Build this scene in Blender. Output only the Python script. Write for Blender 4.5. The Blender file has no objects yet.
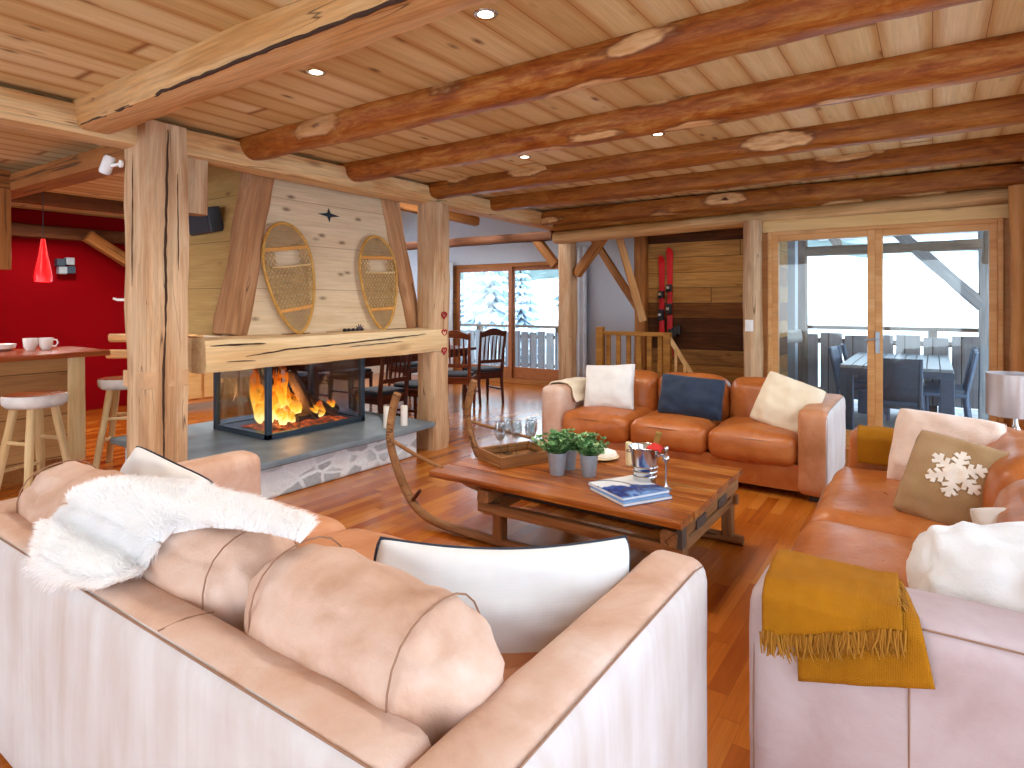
SKY = 3.4
EXPO = 0.65
DL = 45.
HS = 85.
import bpy, bmesh, math, random
from mathutils import Vector, Matrix, Euler, noise as mn
SC = bpy.context.scene
COL = SC.collection
PI = math.pi
rnd = random.Random(7)

# ------------------------------------------------------------------ colour
def lin(h):
    h = h.lstrip('#')
    o = []
    for i in (0, 2, 4):
        v = int(h[i:i+2], 16)/255
        o.append(v/12.92 if v <= .04045 else ((v+.055)/1.055)**2.4)
    return (o[0], o[1], o[2], 1)

# ------------------------------------------------------------------ node helper
class Mat:
    def __init__(s, name):
        s.m = bpy.data.materials.new(name); s.m.use_nodes = True
        s.t = s.m.node_tree; s.t.nodes.clear()
        s.out = s.t.nodes.new('ShaderNodeOutputMaterial')
    def put(s, sock, v):
        if isinstance(v, bpy.types.NodeSocket): s.t.links.new(v, sock)
        elif v is not None:
            if sock.type == 'RGBA' and isinstance(v, str): v = lin(v)
            if sock.type == 'VECTOR' and isinstance(v, (int, float)): v = (v, v, v)
            sock.default_value = v
    def n(s, typ, ins=None, **props):
        nd = s.t.nodes.new('ShaderNode'+typ)
        for k, v in props.items(): setattr(nd, k, v)
        for k, v in (ins or {}).items(): s.put(nd.inputs[k], v)
        return nd
    def coord(s, rand=True, which='Object'):
        c = s.n('TexCoord').outputs[which]
        if rand:
            r = s.n('ObjectInfo').outputs['Random']
            mu = s.n('VectorMath', {0: r, 1: (17.3, 9.1, 23.7)}, operation='MULTIPLY').outputs[0]
            c = s.n('VectorMath', {0: c, 1: mu}, operation='ADD').outputs[0]
        return c
    def map(s, v, sc=(1, 1, 1), loc=(0, 0, 0), rot=(0, 0, 0)):
        return s.n('Mapping', {'Vector': v, 'Scale': sc, 'Location': loc, 'Rotation': rot}).outputs[0]
    def noise(s, v, scale=1, detail=4, rough=.55, dist=0, out='Fac'):
        return s.n('TexNoise', {'Vector': v, 'Scale': scale, 'Detail': detail, 'Roughness': rough, 'Distortion': dist}).outputs[out]
    def ramp(s, f, stops, interp='LINEAR'):
        nd = s.n('ValToRGB', {'Fac': f}); cr = nd.color_ramp; cr.interpolation = interp
        while len(cr.elements) < len(stops): cr.elements.new(.5)
        for e, (p, c) in zip(cr.elements, stops):
            e.position = p
            e.color = lin(c) if isinstance(c, str) else ((c, c, c, 1) if isinstance(c, (int, float)) else c)
        return nd.outputs['Color']
    def math(s, op, a, b=0, c=0, clamp=False):
        nd = s.n('Math', {0: a, 1: b, 2: c}, operation=op); nd.use_clamp = clamp
        return nd.outputs[0]
    def mix(s, f, a, b, blend='MIX'):
        nd = s.t.nodes.new('ShaderNodeMix'); nd.data_type = 'RGBA'; nd.blend_type = blend
        s.put(nd.inputs[0], f); s.put(nd.inputs[6], a); s.put(nd.inputs[7], b)
        return nd.outputs[2]
    def sep(s, v):
        return s.n('SeparateXYZ', {0: v}).outputs
    def comb(s, x, y, z):
        return s.n('CombineXYZ', {0: x, 1: y, 2: z}).outputs[0]
    def bump(s, h, strength=.3, dist=.01):
        return s.n('Bump', {'Height': h, 'Strength': strength, 'Distance': dist}).outputs[0]
    def pbsdf(s, base, rough=.5, normal=None, metal=0, **kw):
        ins = {'Base Color': base, 'Roughness': rough, 'Metallic': metal}
        if normal is not None: ins['Normal'] = normal
        for k, v in kw.items(): ins[k.replace('_', ' ')] = v
        nd = s.n('BsdfPrincipled', ins)
        s.t.links.new(nd.outputs[0], s.out.inputs[0])
        return s.m

def plain(name, col, rough=.5, metal=0, var=.12, scale=18, bump=.0, bscale=120, **kw):
    """one colour with soft mottling and, if wanted, a fine grain"""
    M = Mat(name); v = M.coord()
    f = M.noise(v, scale, 4)
    c = lin(col) if isinstance(col, str) else col
    a = tuple(x*(1-var) for x in c[:3])+(1,); b = tuple(min(1, x*(1+var)) for x in c[:3])+(1,)
    base = M.ramp(f, [(.3, a), (.7, b)])
    nm = M.bump(M.noise(v, bscale, 3), bump, .004) if bump else None
    return M.pbsdf(base, rough, nm, metal, **kw)

def wood(name, cols, scale=1., knot=.5, crack=0., rough=.6, fine=.35, bump=.35, knotcol='5a2d14', pale=None, palecol='f0cf9a', **kw):
    """timber whose grain runs along the object's own X axis"""
    M = Mat(name); c = M.coord()
    g = M.map(c, (.55*scale, 5*scale, 5*scale))
    big = M.noise(g, 1.6, 5, .6, .6)
    col = M.ramp(big, [(.25+.5*i/(len(cols)-1), k) for i, k in enumerate(cols)])
    st = M.noise(M.map(c, (1.2*scale, 42*scale, 42*scale)), 1.5, 5, .65, .3)
    stc = M.ramp(st, [(.3, 1-fine), (.62, 1.0)])
    col = M.mix(1, col, stc, 'MULTIPLY')
    if pale:      # scalloped pale patches where the bark side was drawn off
        p = M.noise(M.map(c, (1.5*scale, 5.5*scale, 5.5*scale)), 1.3, 3, .5, .9)
        pm = M.ramp(p, [(pale, 0.), (pale+.05, 1.)])
        ring = M.ramp(p, [(pale-.05, 0.), (pale-.01, .7), (pale+.03, 0.)])
        col = M.mix(pm, col, palecol); col = M.mix(ring, col, knotcol)
    if knot:
        vo = M.n('TexVoronoi', {'Vector': M.map(c, (1.5*scale, 5.2*scale, 5.2*scale)), 'Scale': 1., 'Randomness': 1.}).outputs['Distance']
        k = M.ramp(vo, [(.05, knot), (.11, knot*.45), (.17, 0.)])
        col = M.mix(k, col, knotcol)
    h = st
    if crack:
        cn = M.noise(M.map(c, (.22*scale, 5.5*scale, 5.5*scale)), 1.4, 2, .45, .2)
        d = M.math('ABSOLUTE', M.math('SUBTRACT', cn, .5))
        cm = M.ramp(d, [(.0, 1.), (.007*crack, 1.), (.012*crack, 0.)])
        gate = M.ramp(M.noise(M.map(c, (.8, 1, 1)), 2.1, 2), [(.47, 0.), (.53, 1.)])
        cm = M.math('MULTIPLY', cm, gate)
        col = M.mix(M.math('MULTIPLY', cm, .8), col, '3d2412')
        h = M.math('SUBTRACT', st, M.math('MULTIPLY', cm, 3.))
    kw.setdefault('Specular_IOR_Level', .28)
    return M.pbsdf(col, rough, M.bump(h, bump, .006), **kw)

def logwood(name, cols, palecol='dcb583', knotcol='4a1f0b', rough=.45, amount=.66):
    """drawn-knifed log: streaky red-brown with pale scallops round its knots"""
    M = Mat(name); c = M.coord()
    b1 = M.noise(M.map(c, (1.1, 6.5, 6.5)), 1.7, 6, .68, 1.1)
    b2 = M.noise(M.map(c, (3.4, 13, 13)), 1.6, 5, .7, .8)
    f = M.math('ADD', M.math('MULTIPLY', b1, .62), M.math('MULTIPLY', b2, .38))
    col = M.ramp(f, [(.3+.4*i/(len(cols)-1), k) for i, k in enumerate(cols)])
    st = M.noise(M.map(c, (1.5, 46, 46)), 1.5, 5, .65, .3)
    col = M.mix(1, col, M.ramp(st, [(.3, .68), (.62, 1.)]), 'MULTIPLY')
    kv = M.map(c, (1.5, 5.4, 5.4))
    kd = M.n('VectorMath', {0: kv, 1: M.n('VectorMath', {0: M.noise(M.map(c, (4, 9, 9)), 1.5, 2, out='Color'), 1: (.34, .34, .34)}, operation='MULTIPLY').outputs[0]}, operation='ADD').outputs[0]
    vn = M.n('TexVoronoi', {'Vector': kd, 'Scale': 1., 'Randomness': 1.})
    gate = M.ramp(M.sep(vn.outputs['Color'])[0], [(1-amount-.02, 0.), (1-amount+.02, 1.)])
    d = vn.outputs['Distance']
    pale = M.math('MULTIPLY', M.ramp(d, [(.27, 1.), (.36, 0.)]), gate)
    pc = M.mix(M.ramp(M.noise(M.map(c, (5, 30, 30)), 1.6, 4), [(.35, 0.), (.65, .7)]), palecol, cols[-2])
    col = M.mix(pale, col, pc)
    ring = M.math('MULTIPLY', M.ramp(d, [(.3, 0.), (.34, .55), (.4, 0.)]), gate)
    col = M.mix(ring, col, knotcol)
    kn = M.math('MULTIPLY', M.ramp(d, [(.05, 1.), (.1, 0.)]), gate)
    col = M.mix(kn, col, knotcol)
    return M.pbsdf(col, rough, M.bump(M.math('ADD', st, M.math('MULTIPLY', b2, 1.2)), .4, .008), Specular_IOR_Level=.25)

def boards(name, cols, width, across, along, length=2.4, seam='7a4a22', seamw=.03, knot=.6, knotcol='5a3216', rough=.5, tint=.5, fine=.25, edge=None, edgecol='a65f2c', spec=None, bump=.25, kscale=1., **kw):
    """plank surface in world axes: boards side by side along axis `across`, grain along axis `along` (0=x 1=y 2=z)"""
    M = Mat(name); c = M.coord(rand=False)
    xyz = M.sep(c); a = xyz[across]; l = xyz[along]
    q = M.math('DIVIDE', a, width)
    idx = M.math('FLOOR', q); fr = M.math('SUBTRACT', q, idx)
    wn = M.n('TexWhiteNoise', {'W': idx}, noise_dimensions='1D').outputs['Value']
    l2 = M.math('ADD', M.math('DIVIDE', l, length), M.math('MULTIPLY', wn, 7.3))
    idl = M.math('FLOOR', l2); frl = M.math('SUBTRACT', l2, idl)
    cell = M.n('TexWhiteNoise', {'Vector': M.comb(idx, idl, 0.)}, noise_dimensions='3D').outputs['Value']
    off = M.math('MULTIPLY', cell, 40.)
    grain_v = M.comb(M.math('ADD', M.math('MULTIPLY', l, .9), off), M.math('MULTIPLY', a, 7.), M.math('ADD', M.math('MULTIPLY', xyz[3-across-along], 7.), off))
    g = M.noise(grain_v, 1.7, 5, .6, .7)
    f = M.math('ADD', M.math('MULTIPLY', g, 1-tint), M.math('MULTIPLY', cell, tint))
    col = M.ramp(f, [(.2+.6*i/(len(cols)-1), k) for i, k in enumerate(cols)])
    st = M.noise(M.comb(M.math('ADD', M.math('MULTIPLY', l, 2.), off), M.math('MULTIPLY', a, 75.), M.math('MULTIPLY', xyz[3-across-along], 75.)), 1.3, 4, .6, .2)
    col = M.mix(1, col, M.ramp(st, [(.3, 1-fine), (.6, 1.)]), 'MULTIPLY')
    e = M.math('ABSOLUTE', M.math('SUBTRACT', fr, .5))
    if edge:
        en = M.math('ADD', e, M.math('MULTIPLY', M.math('SUBTRACT', g, .5), .5))
        col = M.mix(M.ramp(en, [(.28, 0.), (.5, edge)]), col, edgecol)
    if knot:
        kv = M.comb(M.math('ADD', M.math('MULTIPLY', l, 3.2*kscale), off), M.math('MULTIPLY', a, 7.5*kscale), off)
        vo = M.n('TexVoronoi', {'Vector': kv, 'Scale': 1., 'Randomness': 1.}).outputs['Distance']
        col = M.mix(M.ramp(vo, [(.05, knot), (.12, knot*.35), (.18, 0.)]), col, knotcol)
    sm = M.ramp(e, [(.5-seamw, 0.), (.5-seamw*.4, 1.)])
    el = M.math('ABSOLUTE', M.math('SUBTRACT', frl, .5))
    sl = M.ramp(el, [(.4975, 0.), (.4985, 1.)])
    smx = M.math('MAXIMUM', sm, sl)
    col = M.mix(smx, col, seam)
    h = M.math('SUBTRACT', M.math('MULTIPLY', st, .4), M.math('MULTIPLY', smx, 1.5))
    kw['Specular IOR Level'] = .3 if spec is None else spec
    ins = {'Base Color': col, 'Roughness': rough, 'Normal': M.bump(h, bump, .004)}
    for k, v in kw.items(): ins[k] = v
    nd = M.n('BsdfPrincipled', ins); M.t.links.new(nd.outputs[0], M.out.inputs[0])
    return M.m

def leather(name, cols, rough=.42, scale=5., streak=None, coat=.0, bump=.12):
    M = Mat(name); c = M.coord()
    a = M.noise(c, scale, 5, .6, .4)
    if streak:
        a2 = M.noise(M.map(c, streak), 2.2, 4, .6, .3)
        a = M.math('ADD', M.math('MULTIPLY', a, .4), M.math('MULTIPLY', a2, .6))
    col = M.ramp(a, [(.28+.44*i/(len(cols)-1), k) for i, k in enumerate(cols)])
    h = M.math('ADD', M.math('MULTIPLY', M.noise(c, 14, 4, .6, .5), 1.6), M.math('MULTIPLY', M.noise(c, 260, 2), .3))
    rr = M.ramp(M.noise(c, 9, 3), [(.3, rough-.07), (.7, rough+.1)])
    return M.pbsdf(col, rr, M.bump(h, bump, .012), Coat_Weight=coat, Coat_Roughness=.25, Specular_IOR_Level=.35)

def fabric(name, col, col2=None, weave=260, rough=.9, bump=.25, sheen=.2, scale=6.):
    M = Mat(name); c = M.coord()
    f = M.noise(c, scale, 4)
    base = M.ramp(f, [(.3, col2 or col), (.7, col)])
    w = M.n('TexWave', {'Vector': c, 'Scale': weave/6.28, 'Distortion': 1.5, 'Detail': 2.}, bands_direction='X').outputs['Fac']
    w2 = M.n('TexWave', {'Vector': c, 'Scale': weave/6.28, 'Distortion': 1.5, 'Detail': 2.}, bands_direction='Z').outputs['Fac']
    h = M.math('ADD', w, w2)
    return M.pbsdf(base, rough, M.bump(h, bump, .0015), Sheen_Weight=sheen, Sheen_Roughness=.5, Specular_IOR_Level=.2)

def glass_pane(name, tint='f4fafa', mirror=1.):
    """thin pane: clear, with a mirror share that grows at grazing angles"""
    M = Mat(name)
    fr = M.n('Fresnel', {'IOR': 1.45}).outputs[0]
    tr = M.n('BsdfTransparent', {'Color': lin(tint)}).outputs[0]
    gl = M.n('BsdfGlossy', {'Color': (1, 1, 1, 1), 'Roughness': .02}).outputs[0]
    mx = M.n('MixShader', {0: M.math('MULTIPLY', fr, mirror), 1: tr, 2: gl}).outputs[0]
    M.t.links.new(mx, M.out.inputs[0])
    return M.m

def emit(name, col, strength):
    M = Mat(name)
    e = M.n('Emission', {'Color': lin(col), 'Strength': strength}).outputs[0]
    M.t.links.new(e, M.out.inputs[0])
    return M.m

# ------------------------------------------------------------------ mesh builder
class MB:
    def __init__(s): s.v = []; s.f = []
    def add(s, vs, fs, M=None):
        b = len(s.v)
        for p in vs:
            p = Vector(p)
            s.v.append(M @ p if M is not None else p)
        for f in fs: s.f.append(tuple(i+b for i in f))
        return s
    def box(s, lo, hi, M=None):
        x0, y0, z0 = lo; x1, y1, z1 = hi
        return s.add([(x0, y0, z0), (x1, y0, z0), (x1, y1, z0), (x0, y1, z0), (x0, y0, z1), (x1, y0, z1), (x1, y1, z1), (x0, y1, z1)],
                     [(0, 3, 2, 1), (4, 5, 6, 7), (0, 1, 5, 4), (1, 2, 6, 5), (2, 3, 7, 6), (3, 0, 4, 7)], M)
    def bar(s, p0, p1, w, h, up=(0, 0, 1)):
        p0 = Vector(p0); p1 = Vector(p1); L = (p1-p0).length
        return s.box((0, -w/2, -h/2), (L, w/2, h/2), frame(p0, p1, up))
    def tube(s, pts, r, seg=10, closed=False, cap=True, sq=None):
        pts = [Vector(p) for p in pts]; n = len(pts)
        rs = r if isinstance(r, (list, tuple)) else [r]*n
        vs = []; fs = []
        t0 = None; nrm = None
        for i, p in enumerate(pts):
            if closed: t = pts[(i+1) % n]-pts[i-1]
            else: t = pts[min(i+1, n-1)]-pts[max(i-1, 0)]
            if t.length < 1e-9: t = Vector((0, 0, 1))
            t.normalize()
            if nrm is None:
                nrm = t.orthogonal().normalized() if abs(t.z) > .9 else t.cross(Vector((0, 0, 1))).normalized()
            else:
                nrm = (nrm - t*nrm.dot(t))
                nrm = nrm.normalized() if nrm.length > 1e-6 else t.orthogonal().normalized()
            bn = t.cross(nrm)
            for k in range(seg):
                a = 2*PI*k/seg + (PI/4 if seg == 4 else 0)
                ca, sa = math.cos(a), math.sin(a)
                if sq: ca, sa = ca*sq[0], sa*sq[1]
                vs.append(p+nrm*ca*rs[i]+bn*sa*rs[i])
        m = n if closed else n-1
        for i in range(m):
            for k in range(seg):
                a = i*seg+k; b = i*seg+(k+1) % seg
                c = ((i+1) % n)*seg+(k+1) % seg; d = ((i+1) % n)*seg+k
                fs.append((a, b, c, d))
        if cap and not closed:
            fs.append(tuple(range(seg))[::-1]); fs.append(tuple((n-1)*seg+k for k in range(seg)))
        return s.add(vs, fs)
    def lathe(s, prof, seg=24, M=None, cap=True):
        vs = []; fs = []; n = len(prof)
        for r, z in prof:
            for k in range(seg):
                a = 2*PI*k/seg; vs.append((r*math.cos(a), r*math.sin(a), z))
        for i in range(n-1):
            for k in range(seg):
                fs.append((i*seg+k, i*seg+(k+1) % seg, (i+1)*seg+(k+1) % seg, (i+1)*seg+k))
        if cap:
            if prof[0][0] > 1e-4: fs.append(tuple(range(seg))[::-1])
            if prof[-1][0] > 1e-4: fs.append(tuple((n-1)*seg+k for k in range(seg)))
        return s.add(vs, fs, M)
    def prism(s, poly, y0, y1, M=None):
        """polygon in XZ, extruded along Y"""
        n = len(poly)
        vs = [(x, y0, z) for x, z in poly]+[(x, y1, z) for x, z in poly]
        fs = [tuple(range(n)), tuple(range(2*n-1, n-1, -1))]
        for i in range(n):
            j = (i+1) % n; fs.append((j, i, n+i, n+j))
        return s.add(vs, fs, M)
    def grid(s, fn, nu, nv, M=None, closeu=False):
        vs = [fn(i/(nu if closeu else nu-1), j/(nv-1)) for j in range(nv) for i in range(nu)]
        fs = []
        for j in range(nv-1):
            for i in range(nu if closeu else nu-1):
                i2 = (i+1) % nu
                fs.append((j*nu+i, j*nu+i2, (j+1)*nu+i2, (j+1)*nu+i))
        return s.add(vs, fs, M)
    def obj(s, name, mat, parent=None, loc=None, rot=None, smooth=True, bevel=0, angle=40, solid=0, subsurf=0, weld=0, rel=False):
        """one mesh object; rel=True moves the vertices so that the origin is at loc"""
        vs = s.v
        if rel and loc is not None:
            L = Vector(loc); vs = [v-L for v in vs]
        me = bpy.data.meshes.new(name)
        me.from_pydata([tuple(v) for v in vs], [], s.f); me.update()
        if weld:
            bm = bmesh.new(); bm.from_mesh(me); bmesh.ops.remove_doubles(bm, verts=bm.verts, dist=weld)
            bmesh.ops.recalc_face_normals(bm, faces=bm.faces); bm.to_mesh(me); bm.free()
        me.polygons.foreach_set('use_smooth', [smooth]*len(me.polygons))
        if smooth and angle < 180: me.set_sharp_from_angle(angle=math.radians(angle))
        if mat is not None: me.materials.append(mat)
        o = bpy.data.objects.new(name, me); COL.objects.link(o)
        if parent is not None: o.parent = parent
        if loc is not None: o.location = loc
        if rot is not None: o.rotation_euler = rot
        if subsurf:
            md = o.modifiers.new('smooth', 'SUBSURF'); md.levels = md.render_levels = subsurf
        if solid:
            md = o.modifiers.new('thickness', 'SOLIDIFY'); md.thickness = solid; md.offset = 0
        if bevel:
            md = o.modifiers.new('bevel', 'BEVEL'); md.width = bevel; md.segments = 2; md.limit_method = 'ANGLE'; md.angle_limit = math.radians(35)
        return o

def frame(p0, p1, up=(0, 0, 1)):
    p0 = Vector(p0); x = (Vector(p1)-p0).normalized(); up = Vector(up)
    y = up.cross(x)
    if y.length < 1e-4: y = Vector((0, 1, 0)).cross(x)
    if y.length < 1e-4: y = Vector((1, 0, 0))
    y.normalize(); z = x.cross(y)
    return Matrix(((x.x, y.x, z.x, p0.x), (x.y, y.y, z.y, p0.y), (x.z, y.z, z.z, p0.z), (0, 0, 0, 1)))

def tag(o, label=None, cat=None, group=None, kind=None):
    if label: o['label'] = label
    if cat: o['category'] = cat
    if group: o['group'] = group
    if kind: o['kind'] = kind
    return o
def struct(o):
    o['kind'] = 'structure'; return o
def thing(name, label, cat, loc=(0, 0, 0), rz=0, group=None):
    o = bpy.data.objects.new(name, None); COL.objects.link(o)
    o.empty_display_size = .1
    o.location = loc; o.rotation_euler = (0, 0, rz)
    return tag(o, label, cat, group)
def kids(o):
    return [c for c in bpy.data.objects if c.parent == o]
def dup(root, label=None, loc=None, rz=None, parent=None):
    r = root.copy(); COL.objects.link(r)
    if parent is not None: r.parent = parent
    if label: r['label'] = label
    if loc is not None: r.location = loc
    if rz is not None: r.rotation_euler = (0, 0, rz)
    for ch in kids(root): dup(ch, parent=r)
    return r

FR = {}
def crack(parent, pts, w, seed=0, depth=.35, name='crack'):
    """long drying crack let into a timber's face: world points, parented to the timber"""
    P = []
    for i in range(len(pts)-1):
        p, q = Vector(pts[i]), Vector(pts[i+1]); n = max(4, int((q-p).length/.03))
        P += [p.lerp(q, k/n) for k in range(n)]
    P.append(Vector(pts[-1]))
    J = []
    for i, p in enumerate(P):
        J.append(p+Vector((0, nz((i*.35, 1, 2), 1, seed), nz((i*.35, 5, 9), 1, seed)))*w*.8)
    n = len(J)
    rs = [w*(.35+.65*min(1, i/(n*.12), (n-1-i)/(n*.12)))*(1+.5*nz((i*.3, 7, 7), 1, seed)) for i in range(n)]
    o = MB().tube(J, rs, 6).obj(name, m_crack, parent, angle=60)
    if parent.name in FR: o.matrix_parent_inverse = (parent_world(parent)).inverted()
    else: o.matrix_parent_inverse = Matrix.Translation(parent.location).inverted()
    return o
def parent_world(p):
    m = FR[p.name]
    return Matrix.Translation(p.parent.location) @ m if p.parent else m
m_crack = plain('crack_shadowed_wood', '3c2412', .9)

def nz(p, s=1., seed=0.):
    return mn.noise(Vector(p)*s+Vector((seed, seed*1.7, -seed)))

def timber(name, p0, p1, w, h, mat, parent=None, up=(0, 0, 1), wob=.006, seg=None, power=5., seed=0., r1=1., bow=0., seg_c=20, ends=True):
    """hewn or round timber along its own X axis; power 2 = round log, 6 = squared"""
    p0 = Vector(p0); p1 = Vector(p1); L = (p1-p0).length
    n = seg or max(6, int(L/.12))
    mb = MB(); vs = []; fs = []
    ss = [0]+[i/n for i in range(n+1)]+[1]
    for j, t in enumerate(ss):
        x = t*L; k = 1+(r1-1)*t
        edge = 1.0
        if ends and (j == 0 or j == len(ss)-1): edge = .93
        for a_i in range(seg_c):
            a = 2*PI*a_i/seg_c+PI/seg_c
            ca, sa = math.cos(a), math.sin(a)
            d = (abs(ca)**power+abs(sa)**power)**(-1/power)
            d *= 1+(wob/(w*.5))*(1.1*nz((x*1.4, ca*.8, sa*.8), 1.3, seed)+.7*nz((x*3.3, ca*1.6, sa*1.6), 1.5, seed+5)) if wob else 1
            y = ca*d*w/2*k*edge; z = sa*d*h/2*k*edge
            y += wob*1.2*nz((x*.5, 0, 0), 1, seed+9); z += wob*.8*nz((x*.5, 3, 0), 1, seed+11)+bow*4*t*(1-t)
            vs.append((x, y, z))
    N = len(ss)
    for j in range(N-1):
        for k in range(seg_c):
            fs.append((j*seg_c+k, j*seg_c+(k+1) % seg_c, (j+1)*seg_c+(k+1) % seg_c, (j+1)*seg_c+k))
    fs.append(tuple(range(seg_c))[::-1]); fs.append(tuple((N-1)*seg_c+k for k in range(seg_c)))
    mb.add(vs, fs)
    o = mb.obj(name, mat, parent, angle=38)
    o.matrix_local = frame(p0, p1, up); FR[o.name] = frame(p0, p1, up)
    return o

def softbox(size, r, puff=(0, 0, 0), n=(14, 10, 8), wr=.0, wscale=9., seed=0., sag=0.):
    """upholstered block centred on the origin"""
    hx, hy, hz = size[0]/2, size[1]/2, size[2]/2
    mb = MB(); H = (hx, hy, hz); idx = {}; vs = []; fs = []
    def warp(t): return math.sin((t*2-1)*PI/2)*.55+(t*2-1)*.45
    def pt(p):
        q = [p[i]*H[i] for i in range(3)]
        rr = [min(r, H[i]*.98) for i in range(3)]
        inn = [max(-(H[i]-rr[i]), min(H[i]-rr[i], q[i])) for i in range(3)]
        d = Vector([(q[i]-inn[i])/rr[i] for i in range(3)])
        if d.length > 1e-9: d.normalize()
        q = [inn[i]+d[i]*rr[i] for i in range(3)]
        u = [max(-1., min(1., p[i])) for i in range(3)]
        for i in range(3):
            if puff[i]:
                o1, o2 = (i+1) % 3, (i+2) % 3
                q[i] += u[i]*puff[i]*(1-u[o1]**2)*(1-u[o2]**2)
        v = Vector(q)
        if sag: v.z -= sag*(1-u[0]**2)*(1 if u[2] > 0 else 0)*max(0, u[2])
        if wr:
            dn = d if d.length > 0 else Vector((0, 0, 1))
            w = nz(v, wscale, seed)*.6+.4*nz((v.x, v.y*2.2, v.z*2.2), wscale*2, seed+3)
            v += dn*w*wr
        return v
    def key(p): return tuple(round(x, 5) for x in p)
    def vi(p):
        k = key(p)
        if k not in idx: idx[k] = len(vs); vs.append(pt(p))
        return idx[k]
    for ax in range(3):
        a1, a2 = (ax+1) % 3, (ax+2) % 3
        for sgn in (-1, 1):
            for i in range(n[a1]):
                for j in range(n[a2]):
                    q = []
                    for (di, dj) in ((0, 0), (1, 0), (1, 1), (0, 1)):
                        p = [0, 0, 0]; p[ax] = sgn; p[a1] = warp((i+di)/n[a1]); p[a2] = warp((j+dj)/n[a2])
                        q.append(vi(p))
                    fs.append(tuple(q) if sgn > 0 else tuple(q[::-1]))
    mb.add(vs, fs); return mb

def pillow_fn(w, h, t, seed=0., pinch=.055, slump=.0, wr=.016, pw=.38):
    """returns f(u, v, side) -> point; pillow stands in local XZ, bottom edge at z=0, front is -Y"""
    def f(u, v, side):
        e = max(0., (1-u*u)*(1-v*v))
        th = t/2*e**pw
        cr = 1-.075*(u*u*v*v)**1.5
        x = w/2*u*(1-pinch*(1-v*v)*u*u)*cr
        z = h/2*v*(1-pinch*(1-u*u)*v*v)*cr
        th *= 1+.16*(-v)*e
        fold = .35*wr*math.sin(9*(u+v)+3*nz((u, v, side), 1.5, seed))*abs(u*v)
        wv = fold+wr*(nz((u*1.8+side*.3, v*1.8, side*2.), 1.2, seed)+.6*nz((u*4, v*4, side*3.), 1.1, seed+4))*min(1, e*4)
        z2 = z-slump*(1-u*u)*(.5+.5*v)
        return Vector((x, side*(th+wv), z2+h/2))
    return f
def pillow_mesh(f, n=26):
    mb = MB()
    def wq(t):
        t = t*2-1; return math.sin(t*PI/2)*.6+t*.4
    for side in (-1, 1):
        g = lambda a, b, s=side: f(wq(a), wq(b), s)
        b0 = len(mb.f); mb.grid(g, n, n)
        if side > 0: mb.f[b0:] = [x[::-1] for x in mb.f[b0:]]
    return mb
def rim(f, n=16):
    pts = []
    for i in range(n): pts.append(f(-1+2*i/n, -1, 0))
    for i in range(n): pts.append(f(1, -1+2*i/n, 0))
    for i in range(n): pts.append(f(1-2*i/n, 1, 0))
    for i in range(n): pts.append(f(-1, 1-2*i/n, 0))
    return pts
def pillow(name, label, w, h, t, mat, loc, rot, seed=0., pipe=None, group=None, cat='cushion', pr=.0045, **kw):
    f = pillow_fn(w, h, t, seed, **kw)
    o = pillow_mesh(f).obj(name, mat, None, loc, rot, angle=180, weld=.0004)
    tag(o, label, cat, group)
    if pipe:
        p = MB().tube(rim(f), pr, 6, closed=True).obj('piping', pipe, o)
        p['label'] = 'navy piping'
    return o, f
# ------------------------------------------------------------------ materials
m_log = logwood('log_wood', ['5c280a', '884214', 'a65e22', 'c08442', 'd0a066'], amount=.85)
m_log2 = logwood('plain_log_wood', ['5a2a0a', '824412', '9a5a20', 'ae7030', 'c08e50'], amount=.3)
m_beam = wood('hewn_beam_wood', ['b87c44', 'cc9659', 'dcb07a', 'cf9d62'], 1., knot=.5, crack=.3, rough=.6, knotcol='7d4520')
m_girder = wood('girder_wood', ['bf8048', 'd4a268', 'e3c08c', 'd39b60'], 1., knot=.6, crack=.3, rough=.6, knotcol='713512')
m_post = wood('old_post_wood', ['a87a52', 'c49b72', 'd8b892', 'c49a72'], 1.1, knot=.4, crack=.3, rough=.68, knotcol='73401d', fine=.3)
m_dpost = wood('braces_wood', ['8a5426', 'a66a34', 'bb8346'], 1., knot=.5, crack=1., rough=.65)
m_hoodpost = wood('hood_post_wood', ['9a6842', 'b58459', 'c99d76'], 1., knot=.5, crack=.3, rough=.7)
m_mantel = wood('mantel_wood', ['cfa570', 'dfbf8e', 'ead2a6', 'dab580'], .9, knot=.35, crack=0, rough=.65, fine=.22)
m_pine = wood('pine_frame_wood', ['c68a4e', 'd79f62', 'e0b078'], 1., knot=.3, rough=.45, fine=.16)
m_header = wood('pale_pine_wood', ['d6a866', 'e2ba7c', 'e9c88e'], 1., knot=.6, rough=.5, fine=.15)
m_dark = wood('dark_chair_wood', ['33140b', '52210f', '6e2f16'], 1.2, knot=.2, rough=.35, fine=.3)
m_rail = wood('oak_rail_wood', ['8a5a20', 'a8742f', 'bf8b41'], 1., knot=.3, rough=.5)
m_outwood = wood('weathered_grey_wood', ['8a8a90', 'a6a5a8', 'bdbabb'], 1., knot=.4, rough=.8)
m_outwood2 = wood('weathered_brown_wood', ['6b5a52', '8a7668', 'a38e7e'], 1., knot=.4, rough=.8)
m_barwood = boards('bar_board_wood', ['96683a', 'b3834e', 'c99a62'], .17, 2, 1, 9., knot=.4, seam='5a3a1c', rough=.6)
m_stoolleg = wood('peeled_branch_wood', ['c9a26a', 'dcbd8a', 'e6cfa3'], 1.3, knot=.4, rough=.6, fine=.2)
m_table = wood('sled_board_wood', ['5c260a', '964c19', 'b96f2e', 'd69a54'], 1.5, knot=.7, crack=.6, rough=.3, fine=.5)
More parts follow.
